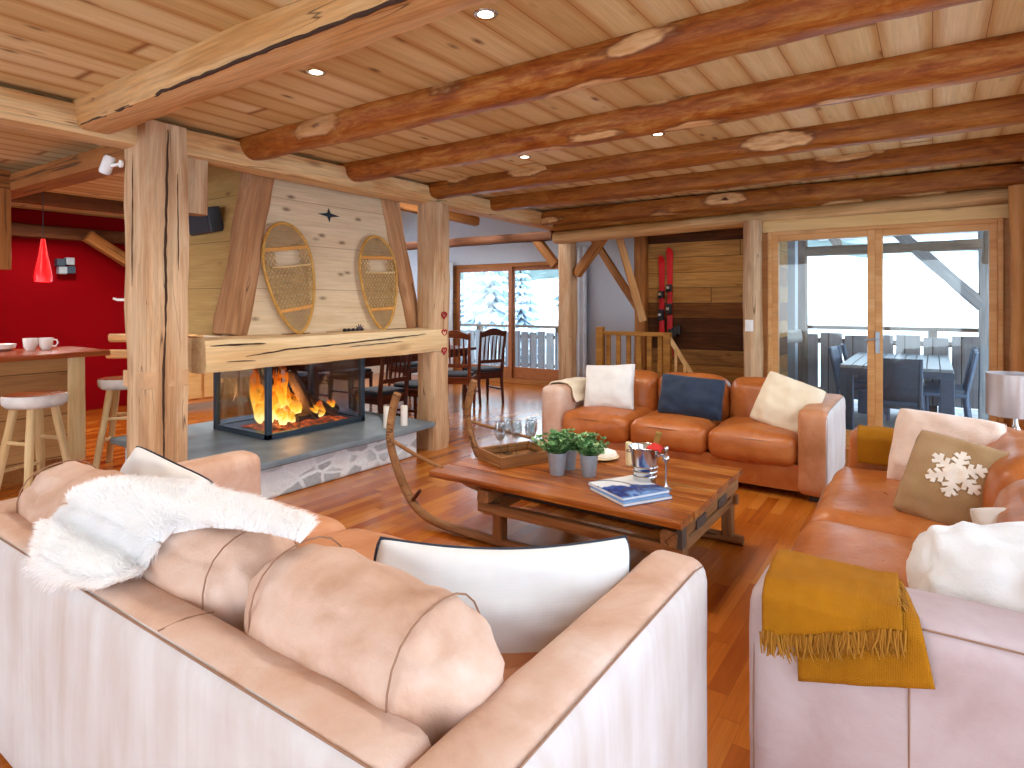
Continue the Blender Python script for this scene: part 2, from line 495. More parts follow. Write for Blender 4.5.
m_sled = wood('sled_runner_wood', ['7c5230', '97693f', 'b0845a'], 1.4, knot=.4, crack=1., rough=.6)
m_tray = wood('tray_wood', ['7a4c26', '9a6839', 'b5834f'], 1.5, knot=.3, crack=1., rough=.65)
m_ceil = boards('ceiling_boards', ['c3a066', 'd3b67e', 'dfc894', 'e9d8b0'], .19, 0, 1, 6.5, seam='8a5526', seamw=.012, knot=.85, knotcol='5e2e12', tint=.4, edge=.75, edgecol='b5803e', kscale=.95, rough=.55, fine=.16)
m_floor = boards('parquet_floor', ['9c4c10', 'b25f18', 'c06f22', 'd08434'], .075, 0, 1, .62, seam='7a3f14', seamw=.01, knot=.0, tint=.5, rough=.22, spec=.5, fine=.18, bump=.05, **{'Coat Weight': .35, 'Coat Roughness': .12})
m_plank = boards('old_barn_boards', ['4c2a10', '774719', '9c672a', 'b98a4a', '8a6236'], .2, 2, 0, 1.9, seam='1c0f07', seamw=.022, knot=.6, tint=.6, fine=.45, rough=.75)
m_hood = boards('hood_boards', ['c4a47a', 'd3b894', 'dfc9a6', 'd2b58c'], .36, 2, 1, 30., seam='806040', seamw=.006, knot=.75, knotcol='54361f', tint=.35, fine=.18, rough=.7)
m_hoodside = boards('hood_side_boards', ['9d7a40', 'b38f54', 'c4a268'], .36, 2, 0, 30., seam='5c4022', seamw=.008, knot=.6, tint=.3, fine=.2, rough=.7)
m_plaster = plain('grey_plaster', 'aeb6c2', .9, var=.03)
m_red = plain('red_wall_paint', '7e0008', .9, var=.06, scale=2, Specular_IOR_Level=.08)
m_cream = plain('cream_plaster', 'd8cbb8', .9, var=.04)
m_white = plain('white_plastic', 'eeeeec', .45, var=.02)
m_black = plain('black_metal', '23262b', .45, var=.1)
m_bluegrey = plain('blue_grey_steel', '3b4c5c', .38, var=.1, metal=.35)
m_steel = plain('steel', 'c9ccd0', .16, var=.05, metal=1.)
m_zinc = plain('zinc', 'a3b0bc', .42, var=.1, metal=.45)
m_glass = glass_pane('window_glass')
m_fireglass = glass_pane('fire_glass', 'dfe2e8', .35)
m_slate = plain('slate_slab', '74858f', .5, var=.22, scale=5, bump=.3, bscale=30)
m_snow = plain('snow', 'f2f6fa', .8, var=.02)

# ------------------------------------------------------------------ camera
YAW = math.radians(34.5)
cam_d = bpy.data.cameras.new('camera'); cam = bpy.data.objects.new('camera', cam_d); COL.objects.link(cam)
cam.location = (0, 0, 1.4); cam.rotation_euler = (PI/2, 0, YAW)
cam_d.sensor_width = 36; cam_d.lens = 36*612/1024; cam_d.shift_y = -81/1024; cam_d.clip_start = .05; cam_d.clip_end = 800
SC.camera = cam

# ------------------------------------------------------------------ the shell
CZ = 2.545
XR, XL, YB, YF = .66, -9.1, -2.8, 8.8
def slab(name, lo, hi, mat):
    return struct(MB().box(lo, hi).obj(name, mat, smooth=False))
fl = MB().box((XL-.2, YB-.2, -.12), (XR+.2, 6.88, 0)); fl.box((XL-.2, 6.88, -.12), (-1.43, YF+.2, 0))
struct(fl.obj('floor', m_floor, smooth=False))
cl = MB().box((-4.12, YB-.2, CZ), (XR+.2, 6.88, CZ+.12)); cl.box((-4.12, 6.88, CZ), (-1.43, YF+.2, CZ+.12))
cl.box((XL-.2, YB-.2, CZ), (-4.12, 5.0, CZ+.12)); cl.box((XL-.2, 5.0, 3.2), (-4.12, YF+.2, 3.32))
cl.box((XL-.2, 5.0, CZ+.12), (-4.12, 5.05, 3.2)); cl.box((-4.14, 5.0, CZ), (-4.12, YF, 3.2))
struct(cl.obj('ceiling', m_ceil, smooth=False))

def wall(name, axis, pos, thick, a0, a1, z0, z1, holes, mat):
    """wall in the plane axis=pos with rectangular openings (lo, hi, zlo, zhi)"""
    mb = MB()
    cuts = sorted(set([a0, a1]+[h[0] for h in holes]+[h[1] for h in holes]))
    for lo, hi in zip(cuts, cuts[1:]):
        zs = [(z0, z1)]
        for h in holes:
            if h[0] <= lo+1e-6 and h[1] >= hi-1e-6:
                nzs = []
                for (p, q) in zs:
                    if h[2] > p: nzs.append((p, min(q, h[2])))
                    if h[3] < q: nzs.append((max(p, h[3]), q))
                zs = nzs
        for p, q in zs:
            if q-p < 1e-4: continue
            if axis == 0: mb.box((pos, lo, p), (pos+thick, hi, q))
            else: mb.box((lo, pos, p), (hi, pos+thick, q))
    return struct(mb.obj(name, mat, smooth=False))
wall('wall_back', 1, YF, .2, XL-.2, -1.5, 0, 3.3, [(-7.42, -4.86, 0.0, 2.1)], m_plaster)
wall('wall_stairs', 1, 7.9, .1, -3.22, -1.45, 0, CZ, [], m_plank)
wall('wall_landing', 0, -1.53, .1, 6.8, 7.9, 0, CZ, [], m_plank)
wall('wall_balcony', 1, 6.7, .18, -1.5, XR+.2, 0, CZ, [(-1.385, .49, 0., 2.12)], m_pine)
ys = [(-2.4+1.46*i, -2.4+1.46*i+1.34) for i in range(6)]
wall('wall_right', 0, XR, .2, YB-.2, 6.88, 0, CZ, [(a, b, .12, 2.3) for a, b in ys], m_header)
wall('wall_rear', 1, YB-.2, .2, XL-.2, XR+.2, 0, CZ, [(-8.6, -7.0, .1, 2.3), (-6.8, -5.2, .1, 2.3), (-4.0, -2.5, .06, 2.35), (-2.4, -.9, .06, 2.35), (-.8, .5, .06, 2.35)], m_cream)
wall('wall_red', 0, XL-.2, .2, YB-.2, 4.6, 0, 3.3, [], m_red)
wall('wall_left', 0, XL-.2, .2, 4.6, YF+.2, 0, 3.3, [(5.0, 6.7, 1.0, 2.5), (6.9, 8.6, 1.0, 2.5)], m_cream)  # unseen openings added to bring daylight into the dining end

# door onto the balcony: frame, two leaves with panes, handle
d1 = struct(thing('door_1', None, None, (-.447, 6.68, 0)))
def frame_rect(mb, x0, x1, z0, z1, w, y0, y1, bot=None):
    b = w if bot is None else bot
    mb.box((x0, y0, z0), (x0+w, y1, z1)); mb.box((x1-w, y0, z0), (x1, y1, z1))
    mb.box((x0+w, y0, z1-w), (x1-w, y1, z1)); mb.box((x0+w, y0, z0), (x1-w, y1, z0+b))
f = MB(); frame_rect(f, -.945, .945, 0, 2.125, .04, -.04, .1, .03)
f.obj('door_frame', m_pine, d1, smooth=False, bevel=.006)
for s in (-1, 1):
    x0, x1 = (-.91, 0) if s < 0 else (0, .91)
    lf = MB(); frame_rect(lf, x0, x1, .035, 2.09, .062, -.01, .06, .14)
    lo = lf.obj('door_leaf', m_pine, d1, smooth=False, bevel=.006)
    MB().box((x0+.058, .02, .17), (x1-.058, .03, 2.035)).obj('pane', m_glass, lo, smooth=False)
h = MB().box((.005, -.02, .93), (.04, -.01, 1.13)); h.tube([(.022, -.02, 1.06), (.022, -.055, 1.06)], .009, 8); h.tube([(.022, -.055, 1.06), (-.08, -.06, 1.055)], .008, 8)
h.obj('door_handle', m_zinc, d1)
slab('trim_1', (-1.44, 6.65, 2.12), (.6, 6.7, 2.235), m_header)

# dining window: frame, two sashes with panes
w1 = struct(thing('window_1', None, None, (-6.13, YF+.06, 0)))
f = MB(); frame_rect(f, -1.27, 1.25, 0, 2.1, .07, -.05, .08, .08)
f.obj('window_frame', m_dpost, w1, smooth=False, bevel=.005)
m_sash = plain('sash_wood', '9a5c30', .5, var=.15)
for x0, x1, y in ((-1.2, .06, -.02), (0., 1.18, .03)):
    lf = MB(); frame_rect(lf, x0, x1, .08, 2.04, .075, y-.02, y+.03, .2)
    lo = lf.obj('sash', m_sash, w1, smooth=False, bevel=.005)
    MB().box((x0+.07, y, .27), (x1-.07, y+.01, 1.97)).obj('pane', m_glass, lo, smooth=False)

# right-hand window wall: a timber frame round each opening
w2 = struct(thing('window_2', None, None, (XR, 2., 0)))
for a, b in ys:
    f = MB()
    for lo, hi in ((a, a+.07), (b-.07, b)): f.box((-.03, lo-2, .12), (.08, hi-2, 2.3))
    f.box((-.03, a+.07-2, 2.23), (.08, b-.07-2, 2.3)); f.box((-.03, a+.07-2, .12), (.08, b-.07-2, .19))
    f.obj('window_frame', m_pine, w2, smooth=False, bevel=.005)

# ------------------------------------------------------------------ beams and posts
def log(name, label, cat, p0, p1, w, h, mat, group=None, **kw):
    return tag(timber(name, p0, p1, w, h, mat, **kw), label, cat, group)
G = 'ceiling beams'
b1o = log('ceiling_beam', 'squared pale timber beam crossing the boards above the left post, with a long dark crack', 'beam', (-4.0, 1.53, 2.475), (XR, 1.53, 2.475), .19, .19, m_beam, G, seed=1, power=7, wob=.008)
ords = [(2.53, .23, .2, 'thickest round log ceiling beam, with pale knotted patches, landing left of the snowshoes'),
        (3.45, .215, .19, 'round orange log ceiling beam landing above the hood boards between the snowshoes'),
        (4.45, .2, .185, 'round log ceiling beam landing on the head of the post by the mantel end'),
        (5.43, .2, .18, 'round log ceiling beam, second out from the balcony glazing'),
        (6.46, .19, .17, 'round log ceiling beam nearest the balcony glazing')]
for i, (y, w, hh, lb) in enumerate(ords):
    zb_ = 2.408 if i < 4 else 2.365
    log('ceiling_beam', lb, 'beam', (-4.17, y, zb_+hh/2), (XR, y, zb_+hh/2), w, hh, m_log if i < 2 else m_log2, G, seed=10+i*3, power=2.3+.5*i, wob=.011)
log('wall_plate', 'lower round log lying over the balcony door header', 'beam', (-3.95, 6.74, 2.225), (XR, 6.74, 2.325), .2, .15, m_beam, seed=31, power=2.6)
log('wall_plate', 'upper round log stacked along the wall above the balcony door', 'beam', (-3.95, 6.76, 2.36), (XR, 6.76, 2.44), .2, .13, m_log2, seed=35, power=2.6)
log('girder', 'long pale main girder carried by the three hewn posts', 'beam', (-4.06, YB, 2.437), (-4.06, 7.05, 2.437), .23, .175, m_girder, seed=41, power=7, wob=.007)
# posts (hewn, squared)
def post(label, x0, x1, y0, y1, z1, mat, seed, name='post', power=8, wob=.01, z0=0.):
    return log(name, label, 'post', ((x0+x1)/2, (y0+y1)/2, z0), ((x0+x1)/2, (y0+y1)/2, z1), x1-x0, y1-y0, mat, None, up=(0, 1, 0), seed=seed, power=power, wob=wob)
p1o = post('big cracked timber post left of the fireplace', -4.135, -3.855, 1.755, 2.03, 2.5, m_post, 51)
crack(p1o, [(-3.853, 1.893, 2.46), (-3.85, 1.875, 1.72), (-3.852, 1.881, 1.42), (-3.852, 1.864, .93), (-3.852, 1.868, .3)], .0075, 3)
crack(p1o, [(-3.852, 1.95, 2.2), (-3.851, 1.955, 1.6)], .003, 4); crack(p1o, [(-4.0, 1.757, 2.3), (-4.01, 1.756, 1.5)], .003, 5)
sb = MB().box((-4.128, 1.757, .885), (-3.853, 2.02, .985)); so_ = sb.obj('splice_band', plain('pale_splice_wood', 'c49c74', .75, var=.12, scale=14), p1o, bevel=.004, smooth=False); so_.matrix_parent_inverse = FR[p1o.name].inverted(); so_['label'] = 'paler band let into the post'
crack(b1o, [(-3.9, 1.448, 2.392), (-3.1, 1.44, 2.39), (-2.2, 1.436, 2.395), (-1.4, 1.435, 2.388), (.3, 1.436, 2.392)], .008, 6)
post('timber post at the right end of the mantel, with red hearts hung on it', -4.1, -3.88, 4.335, 4.575, 2.36, m_post, 55)
post('timber post between the dining window and the stair railing', -4.02, -3.83, 6.9, 7.08, 2.36, m_post, 59)
post('round log post left of the balcony door, with a white switch', -1.615, -1.435, 6.5, 6.68, 2.24, m_post, 63, power=2.3)
post('slim squared post where the barn-board wall begins, behind the stair railing', -3.33, -3.17, 7.76, 7.9, 2.6, m_dpost, 67)
post('round log post in the corner right of the balcony door', .525, .645, 6.44, 6.56, 2.4, m_pine, 69, power=2.3)
log('post_bracket', 'short rounded timber stub hanging from the girder behind the left post', 'bracket', (-4.06, 2.15, 2.4), (-4.06, 2.15, 1.99), .13, .17, m_post, up=(0, 1, 0), seed=71, power=4)
# braces
def brace(label, p0, p1, w=.11, h=.12, mat=None, seed=0):
    return log('brace', label, 'brace', p0, p1, w, h, mat or m_dpost, None, seed=seed, power=6, wob=.006)
brace('short brace from the third post up to the log above the stairs', (-3.8, 7.0, 1.77), (-3.38, 6.96, 2.25), seed=75)
brace('short dark brace from the third post up to the dining tie beam', (-4.08, 6.95, 1.9), (-4.42, 6.95, 2.3), seed=77)
brace('longer brace rising left from the slim post in front of the grey wall', (-3.3, 7.83, 1.33), (-3.98, 7.83, 2.33), .09, .1, seed=79)
brace('steep brace leaning on the slim post beside the red skis', (-3.15, 7.64, 1.16), (-3.46, 7.5, 2.36), .1, .1, m_beam, seed=81)
log('tie_beam', 'dark tie beam crossing in front of the dining window wall', 'beam', (-9.0, 6.95, 2.285), (-4.1, 6.95, 2.285), .16, .12, wood('dark_tie_wood', ['4e2a14', '693c1f', '80502c'], 1., rough=.7), seed=83)
for i, x in enumerate((-4.9, -5.9)):
    log('purlin', ('short purlin end nearest the third post under the dining ceiling', 'purlin end farther left under the dining ceiling')[i], 'beam', (x, 5.2, 2.74), (x, 7.6, 2.68), .13, .14, m_dpost, seed=85+i)
# kitchen beams
log('ceiling_beam', 'kitchen ceiling beam running left from the big cracked post', 'beam', (-9.0, 1.93, 2.43), (-4.2, 1.93, 2.39), .2, .15, m_dpost, seed=91, power=6)
log('ceiling_beam', 'dark kitchen beam running along the top of the red wall', 'beam', (-9.0, -2.5, 2.27), (-9.0, 4.6, 2.27), .18, .16, bpy.data.materials['dark_tie_wood'], seed=93)
log('ceiling_beam', 'short beam crossing the kitchen ceiling at the left edge', 'beam', (-6.4, -1.5, 2.43), (-6.4, 1.83, 2.43), .16, .16, m_dpost, seed=95)
log('ceiling_beam', 'dark beam over the kitchen in front of the red wall', 'beam', (-7.6, -1.5, 2.5), (-7.6, 5.0, 2.5), .16, .17, bpy.data.materials['dark_tie_wood'], seed=97)
log('hanging_post', 'stub of timber hanging from the kitchen beam at the left edge', 'post', (-6.4, 1.78, 2.35), (-6.4, 1.78, 1.68), .14, .14, m_dpost, up=(0, 1, 0), seed=99)
brace('diagonal brace against the red wall behind the left post', (-8.85, 3.35, 2.25), (-8.85, 4.35, 1.62), .14, .15, m_dpost, seed=101)
# ------------------------------------------------------------------ sofas
l_tan = leather('lit_tan_leather', ['b08467', 'cba893', 'd8c1b4'], .55, 3.4, bump=.3)  # one leather in several copies; window light is put into the paler colours
l_pale = leather('window_lit_leather', ['b8a69c', 'c6bdb9', 'd2cfcd'], .6, 3., streak=(5., 5., .55), bump=.08)  # copy for outer sides, cool window light in its colour
l_mid = leather('half_lit_leather', ['a46a40', 'bd8058', 'cb9470'], .45, 4., bump=.2)  # half-lit copy of the same leather
l_orange = leather('orange_leather', ['96501f', 'b0642f', 'c17a42'], .34, 4., coat=.15, bump=.16)
l_pink = leather('window_lit_pink_leather', ['a98f8c', 'b4a0a0', 'bdadae'], .62, 4., bump=.1)  # window-lit copy for the right sofa's outer sides
m_seam = plain('seam_thread', '8e6850', .7)
m_foot = plain('sofa_foot', '2a1a10', .5)

def make_sofa(label, loc, rz, W, D, arm, ncush, top, inner, outer, arm_in, seat_over=.0, back_h=.42, hb=.65, ha=.65, seed=0, back_t=.145, bc=None, zb=.045, sz=.335):
    s = thing('sofa', label, 'sofa', loc, rz)
    hw = W/2
    b = softbox((W-.08, D-.1, .2), .02, n=(6, 6, 3)); b.obj('base', inner, s, (0, D/2, .15))
    for sx in (-1, 1):
        for sy in (.08, D-.1):
            MB().box((-.035, -.035, 0), (.035, .035, .06)).obj('foot', m_foot, s, (sx*(hw-.1), sy, 0), smooth=False)
    def lit_outer_faces(o, axis, sgn):  # outward faces take the copy with window light in its colour
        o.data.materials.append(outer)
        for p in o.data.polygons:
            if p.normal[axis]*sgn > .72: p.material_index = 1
    for sx in (-1, 1):
        a = softbox((arm, D, ha-zb), .05, (.006, .01, .01), n=(10, 20, 14), wr=.006, wscale=5, seed=seed+sx)
        ao = a.obj('arm', arm_in, s, (sx*(hw-arm/2), D/2, zb+(ha-zb)/2), angle=60); lit_outer_faces(ao, 0, sx)
        k = .05*.29; zt = (ha-zb)/2; ya = D/2
        MB().tube([(sx*(arm/2-k), -ya+.03, zt-k+.002), (sx*(arm/2-k), -ya+.1, zt-k+.006), (sx*(arm/2-k), 0, zt-k+.007), (sx*(arm/2-k), ya-.1, zt-k+.004), (sx*(arm/2-k), ya-.035, zt-k-.006), (sx*(arm/2-k), ya-k-.004, zt-.05), (sx*(arm/2-k), ya-k+.002, 0), (sx*(arm/2-k), ya-k, -zt+.05)], .0024, 6).obj('seam', m_seam, ao)
    bk = softbox((W-2*arm+.01, back_t, hb-zb), .035, (0, .006, .008), n=(24, 8, 12), wr=.005, wscale=5, seed=seed+4)
    bo = bk.obj('back_frame', arm_in, s, (0, back_t/2, zb+(hb-zb)/2), angle=60); lit_outer_faces(bo, 1, -1)
    k = .035*.29; zt = (hb-zb)/2
    MB().tube([(-hw+arm+.02, -back_t/2+k, zt-k+.002), (0, -back_t/2+k-.003, zt-k+.004), (hw-arm-.02, -back_t/2+k, zt-k+.002)], .0024, 6).obj('seam', m_seam, bo)
    for xs in (-.12*W, .12*W): MB().tube([(xs, -back_t/2+.012, zt+.002), (xs+.01, 0, zt+.0095), (xs+.02, back_t/2-.012, zt+.002)], .0018, 6).obj('seam', m_seam, bo)
    iw = W-2*arm; cw = iw/ncush
    for i in range(ncush):
        cx = -iw/2+cw*(i+.5)
        c = softbox((cw-.006, D-back_t-.02+seat_over, .225), .075, (0, .015, .035), n=(14, 14, 8), wr=.014, wscale=4.5, seed=seed+20+i)
        co = c.obj('seat_cushion', inner, s, (cx, back_t+(D-back_t+seat_over)/2, sz), angle=180)
        y1 = (D-back_t-.02+seat_over)/2
        MB().tube([(-cw/2+.05, y1-.012, .062), (0, y1+.006, .07), (cw/2-.05, y1-.012, .062)], .003, 6).obj('seam', m_seam, co)
        if bc is None:
            c = softbox((cw-.012, .27, back_h), .1, (0, .05, .02), n=(14, 10, 12), wr=.028, wscale=4., seed=seed+40+i)
            c.obj('back_cushion', inner, s, (cx, back_t+.145, .545+(back_h-.42)/2), (math.radians(8), 0, 0), angle=180)
    if bc: bc(s)
    return s

K = .955; KZ = 1.4*(1-K)
def near_backs(s):
    # fat roll-like back cushions that rise above the back frame
    for i, (x0, x1, y, z, tilt, rl, rz) in enumerate(((.375, 1.02, .265, .63, 8, 2.5, -1.), (-.275, .36, .275, .625, 10, 0, 1.), (-1.06, -.295, .27, .63, 8, -2., 0))):
        x0, x1, y, z = x0*K, x1*K, y*K, z*K+KZ
        c = softbox((x1-x0, .27*K, .335*K), .125*K, (.025, .012, .01), n=(28, 14, 16), wr=.034, wscale=6., seed=60+i*3)
        co = c.obj('back_cushion', l_tan, s, ((x0+x1)/2, y, z), (math.radians(tilt), math.radians(rl), math.radians(rz)), angle=180)
        for sx in (-1, 1):
            hx = (x1-x0)/2-.095
            pts = []
            for k in range(28):
                a = 2*PI*k/28
                ca, sa = math.cos(a), math.sin(a); d = (abs(ca)**2.5+abs(sa)**2.5)**(-1/2.5)
                pts.append((sx*hx, ca*d*.138, sa*d*.171))
            MB().tube(pts, .0022, 6, closed=True).obj('seam', m_seam, co)
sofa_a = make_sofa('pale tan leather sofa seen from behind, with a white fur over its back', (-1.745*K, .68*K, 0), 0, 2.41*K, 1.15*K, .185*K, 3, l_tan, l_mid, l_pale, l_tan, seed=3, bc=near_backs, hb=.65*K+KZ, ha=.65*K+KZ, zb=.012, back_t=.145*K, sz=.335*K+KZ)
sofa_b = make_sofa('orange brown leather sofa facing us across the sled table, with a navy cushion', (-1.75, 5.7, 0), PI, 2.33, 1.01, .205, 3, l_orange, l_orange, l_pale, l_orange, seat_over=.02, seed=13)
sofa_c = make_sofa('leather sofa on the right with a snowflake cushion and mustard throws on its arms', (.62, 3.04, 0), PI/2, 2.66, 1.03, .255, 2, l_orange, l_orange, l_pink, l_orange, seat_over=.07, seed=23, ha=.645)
# these arms take lighter copies of the hide, with window light in the colour
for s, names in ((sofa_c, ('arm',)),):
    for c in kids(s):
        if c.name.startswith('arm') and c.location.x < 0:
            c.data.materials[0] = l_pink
for c in kids(sofa_b):
    if c.name.startswith('arm'): c.data.materials[0] = l_tan if c.location.x > 0 else l_mid
    if c.name.startswith('base'): pass

# ------------------------------------------------------------------ cushions
c_white = fabric('white_linen', 'e2e2e0', 'd6d6d5', bump=.06)
c_cream = fabric('cream_linen', 'e6dac2', 'dccdb2')
c_navy = fabric('navy_fabric', '1d2a3e', '27364d', rough=.6)
c_pink = plain('pinkish_plush', 'dcc2b0', .95, var=.06, bump=.6, bscale=90, Sheen_Weight=.4)
c_taupe = fabric('taupe_cloth', 'a58560', '98784f', weave=200)
c_flake = fabric('off_white_felt', 'e9ded0', 'e0d2c0')
c_plush = plain('white_plush', 'dedede', .95, var=.03, bump=.6, bscale=70, Sheen_Weight=.4)
c_beige = fabric('beige_cloth', 'd0c2b4', 'c3b3a4')
c_pipe = plain('navy_piping', '161d2e', .6)
R = math.radians
pillow('cushion', 'white cushion with navy piping wedged behind the near arm of the nearest sofa', .76*K, .36*K, .17, c_white, (-.965*K, 1.36*K, .4*K+KZ), (R(-8), R(4), R(46)), seed=1, pipe=c_pipe, pinch=.05, slump=.035)
pillow('cushion', 'white cushion with navy piping beyond the fur, at the far arm of the nearest sofa', .46*K, .44*K, .17, c_white, (-2.72*K, 1.19*K, .325*K+KZ), (R(-14), R(16), R(16)), seed=2, pipe=c_pipe)
pillow('cushion', 'plain white square cushion beside the white throw on the sofa across the table', .5, .45, .2, c_white, (-2.38, 4.98, .43), (R(-20), R(-4), R(8)), seed=3, pinch=.12)
pillow('cushion', 'navy rectangular cushion on the sofa across the table', .56, .36, .19, c_navy, (-1.66, 4.98, .45), (R(-17), R(3), R(4)), seed=4, pinch=.08)
pillow('cushion', 'cream square cushion tilted on the right end of the sofa across the table', .46, .43, .17, c_cream, (-.985, 4.97, .43), (R(-20), R(17), R(-8)), seed=5)
pillow('cushion', 'plain pinkish plush cushion behind the snowflake cushion', .5, .43, .22, c_pink, (.02, 3.76, .43), (R(-22), R(2), R(-16)), seed=6, wr=.02)
po, pf = pillow('cushion', 'taupe cushion with a white snowflake on the right sofa', .43, .42, .15, c_taupe, (.04, 3.2, .43), (R(-30), R(10), R(-14)), seed=7, pinch=.04)
def in_flake(u, v):
    x, z = u*1.8, v*1.8
    r = math.hypot(x, z); a = math.atan2(z, x)+PI/6
    a = (a+PI/6) % (PI/3)-PI/6
    s, t = r*math.cos(a), abs(r*math.sin(a))
    w = .085
    if s < .95 and t < w: return True
    if s < .36: return True
    for s0, ln in ((.42, .3), (.66, .27)):
        dx, dy = s-s0, t
        k = dx*.5+dy*.866
        if 0 <= k <= ln and abs(-dx*.866+dy*.5) < w*.85: return True
    return False
mb = MB(); N = 150
for i in range(N):
    for j in range(N):
        u0, u1 = (-.75+1.5*i/N), (-.75+1.5*(i+1)/N); v0, v1 = (-.75+1.5*j/N), (-.75+1.5*(j+1)/N)
        if in_flake((u0+u1)/2+.06, (v0+v1)/2-.12):
            q = [pf(a, b, -1)+Vector((0, -.003, 0)) for a, b in ((u0, v0), (u1, v0), (u1, v1), (u0, v1))]
            mb.add(q, [(0, 1, 2, 3)])
fl = mb.obj('snowflake_motif', c_flake, po, angle=180, weld=.0002, solid=.003); fl['label'] = 'off-white felt snowflake'
fo = softbox((.68, .28, .36), .13, (.03, .02, .02), n=(26, 14, 18), wr=.05, wscale=8., seed=8).obj('cushion', c_plush, None, (.31, 2.17, .585), (R(-38), R(-4), R(-12)), angle=180)
tag(fo, 'fluffy white cushion in the near corner of the right sofa', 'cushion')
pillow('cushion', 'greyish beige cushion lying behind the fluffy white one', .5, .4, .16, c_beige, (.42, 2.52, .39), (R(-40), R(2), R(30)), seed=9)

for c_ in kids(sofa_c):
    if c_.name.startswith('arm') and c_.location.x < 0:
        MB().tube([(-.1295, .15, .24), (-.1335, .15, .1), (-.1335, .15, -.26)], .0022, 6).obj('seam', m_seam, c_)

# ------------------------------------------------------------------ throws
m_must = fabric('mustard_wool', 'a96c07', '925c05', weave=420, bump=.5, sheen=.0)
m_fringe = plain('mustard_fringe', '96620c', .9)
def drape(path, x0f, x1f, nx, wob, seed, per=3.):
    """cloth laid along a (y, z) path; x0f/x1f give the side edges along the path"""
    P = [Vector((0, y, z)) for y, z in path]
    L = [0]
    for a, b in zip(P, P[1:]): L.append(L[-1]+(b-a).length)
    def at(s):
        d = s*L[-1]
        for i in range(len(P)-1):
            if d <= L[i+1]+1e-9:
                k = (d-L[i])/max(1e-9, L[i+1]-L[i]); t = (P[i+1]-P[i]).normalized()
                return P[i].lerp(P[i+1], k), Vector((0, -t.z, t.y))
        return P[-1], Vector((0, 0, 1))
    def fn(u, v):
        p, nn = at(v)
        x = x0f(v)*(1-u)+x1f(v)*u
        w = wob*(nz((u*per, v*per*.9, seed), 1.3)+.5*nz((u*per*3, v*per*2, seed), 1.2))
        return Vector((x, p.y, p.z))+nn*(wob*.9+w)
    return fn
def fringe(pts, ln, name, mat, parent, seed, down=Vector((0, 0, -1)), k=3, rad=.0022):
    r = random.Random(seed); mb = MB()
    for p in pts:
        for _ in range(k):
            a = Vector(p)+Vector((r.uniform(-.006, .006), r.uniform(-.004, .002), r.uniform(-.004, .004)))
            l = ln*r.uniform(.7, 1.2); dx, dy = r.uniform(-.5, .5), r.uniform(-.45, .05)
            b = a+(down+Vector((dx*.5, dy*.5, 0)))*l*.5; c = b+(down+Vector((dx, dy*.3, 0)))*l*.5
            mb.tube([a, b, c], [rad, rad*1.2, rad*.7], 4)
    return mb.obj(name, mat, parent)
arm_y = 1.71
t1 = thing('throw', 'mustard wool throw with a fringe hanging over the near arm of the right sofa', 'throw', (-.2, 1.85, .645))
O = Vector((-.2, 1.85, .645))
low0 = drape([(1.96, .655), (1.84, .664), (1.735, .66), (1.69, .632), (1.682, .5), (1.68, .445)], lambda v: -.3+.02*v, lambda v: -.07+.09*v, 24, .005, 5.)
low = lambda u, v: low0(u, v*(1-.17*u))
mb = MB().grid(low, 26, 30); mb.v = [v-O for v in mb.v]
mb.obj('lower_layer', m_must, t1, angle=180, solid=.004)
upf0 = drape([(2.02, .6), (2.0, .655), (1.965, .668), (1.84, .676), (1.73, .675), (1.676, .64), (1.668, .59), (1.664, .55)], lambda v: -.385+.022*v, lambda v: -.085+.035*v, 30, .007, 9.)
upf = lambda u, v: upf0(u, .04*(1-u)+(v*(.97-.19*u))+.02)
mb = MB().grid(upf, 34, 40); mb.v = [v-O for v in mb.v]
mb.obj('upper_layer', m_must, t1, angle=180, solid=.004)
fringe([upf(i/70, 1)-O for i in range(71)], .05, 'fringe', m_fringe, t1, 3)
fringe([upf(1, .45+.35*i/14)-O for i in range(15)], .03, 'fringe', m_fringe, t1, 4, Vector((.6, 0, -.8)))
far = drape([(4.3, .6), (4.29, .655), (4.2, .67), (4.12, .66), (4.075, .62), (4.065, .56), (4.06, .475)], lambda v: -.37+.01*v, lambda v: -.08-.02*v, 24, .007, 15.)
o = MB().grid(far, 24, 30).obj('throw', m_must, None, (-.2, 4.2, .65), rel=True, angle=180, solid=.01)
tag(o, 'folded mustard throw over the far arm of the right sofa, behind the pinkish cushion', 'throw')
# pale throw over the arm of the sofa across the table (arm runs along y; cloth path in xz)
pth = [(-2.92+.0, .5), (-2.925, .62), (-2.9, .66), (-2.82, .672), (-2.74, .665), (-2.7, .63), (-2.69, .56), (-2.66, .5)]
base = drape([(a, b) for a, b in pth], lambda v: 4.84+.05*v, lambda v: 5.28-.04*v, 20, .007, 21.)
sw = lambda u, v: (lambda p: Vector((p.y, p.x, p.z)))(base(u, v))
mb = MB().grid(sw, 20, 34); mb.f = [f[::-1] for f in mb.f]
tag(mb.obj('throw', c_cream, None, (-2.8, 5.05, .66), rel=True, angle=180, solid=.01), 'small cream throw over the left arm of the sofa across the table', 'throw')

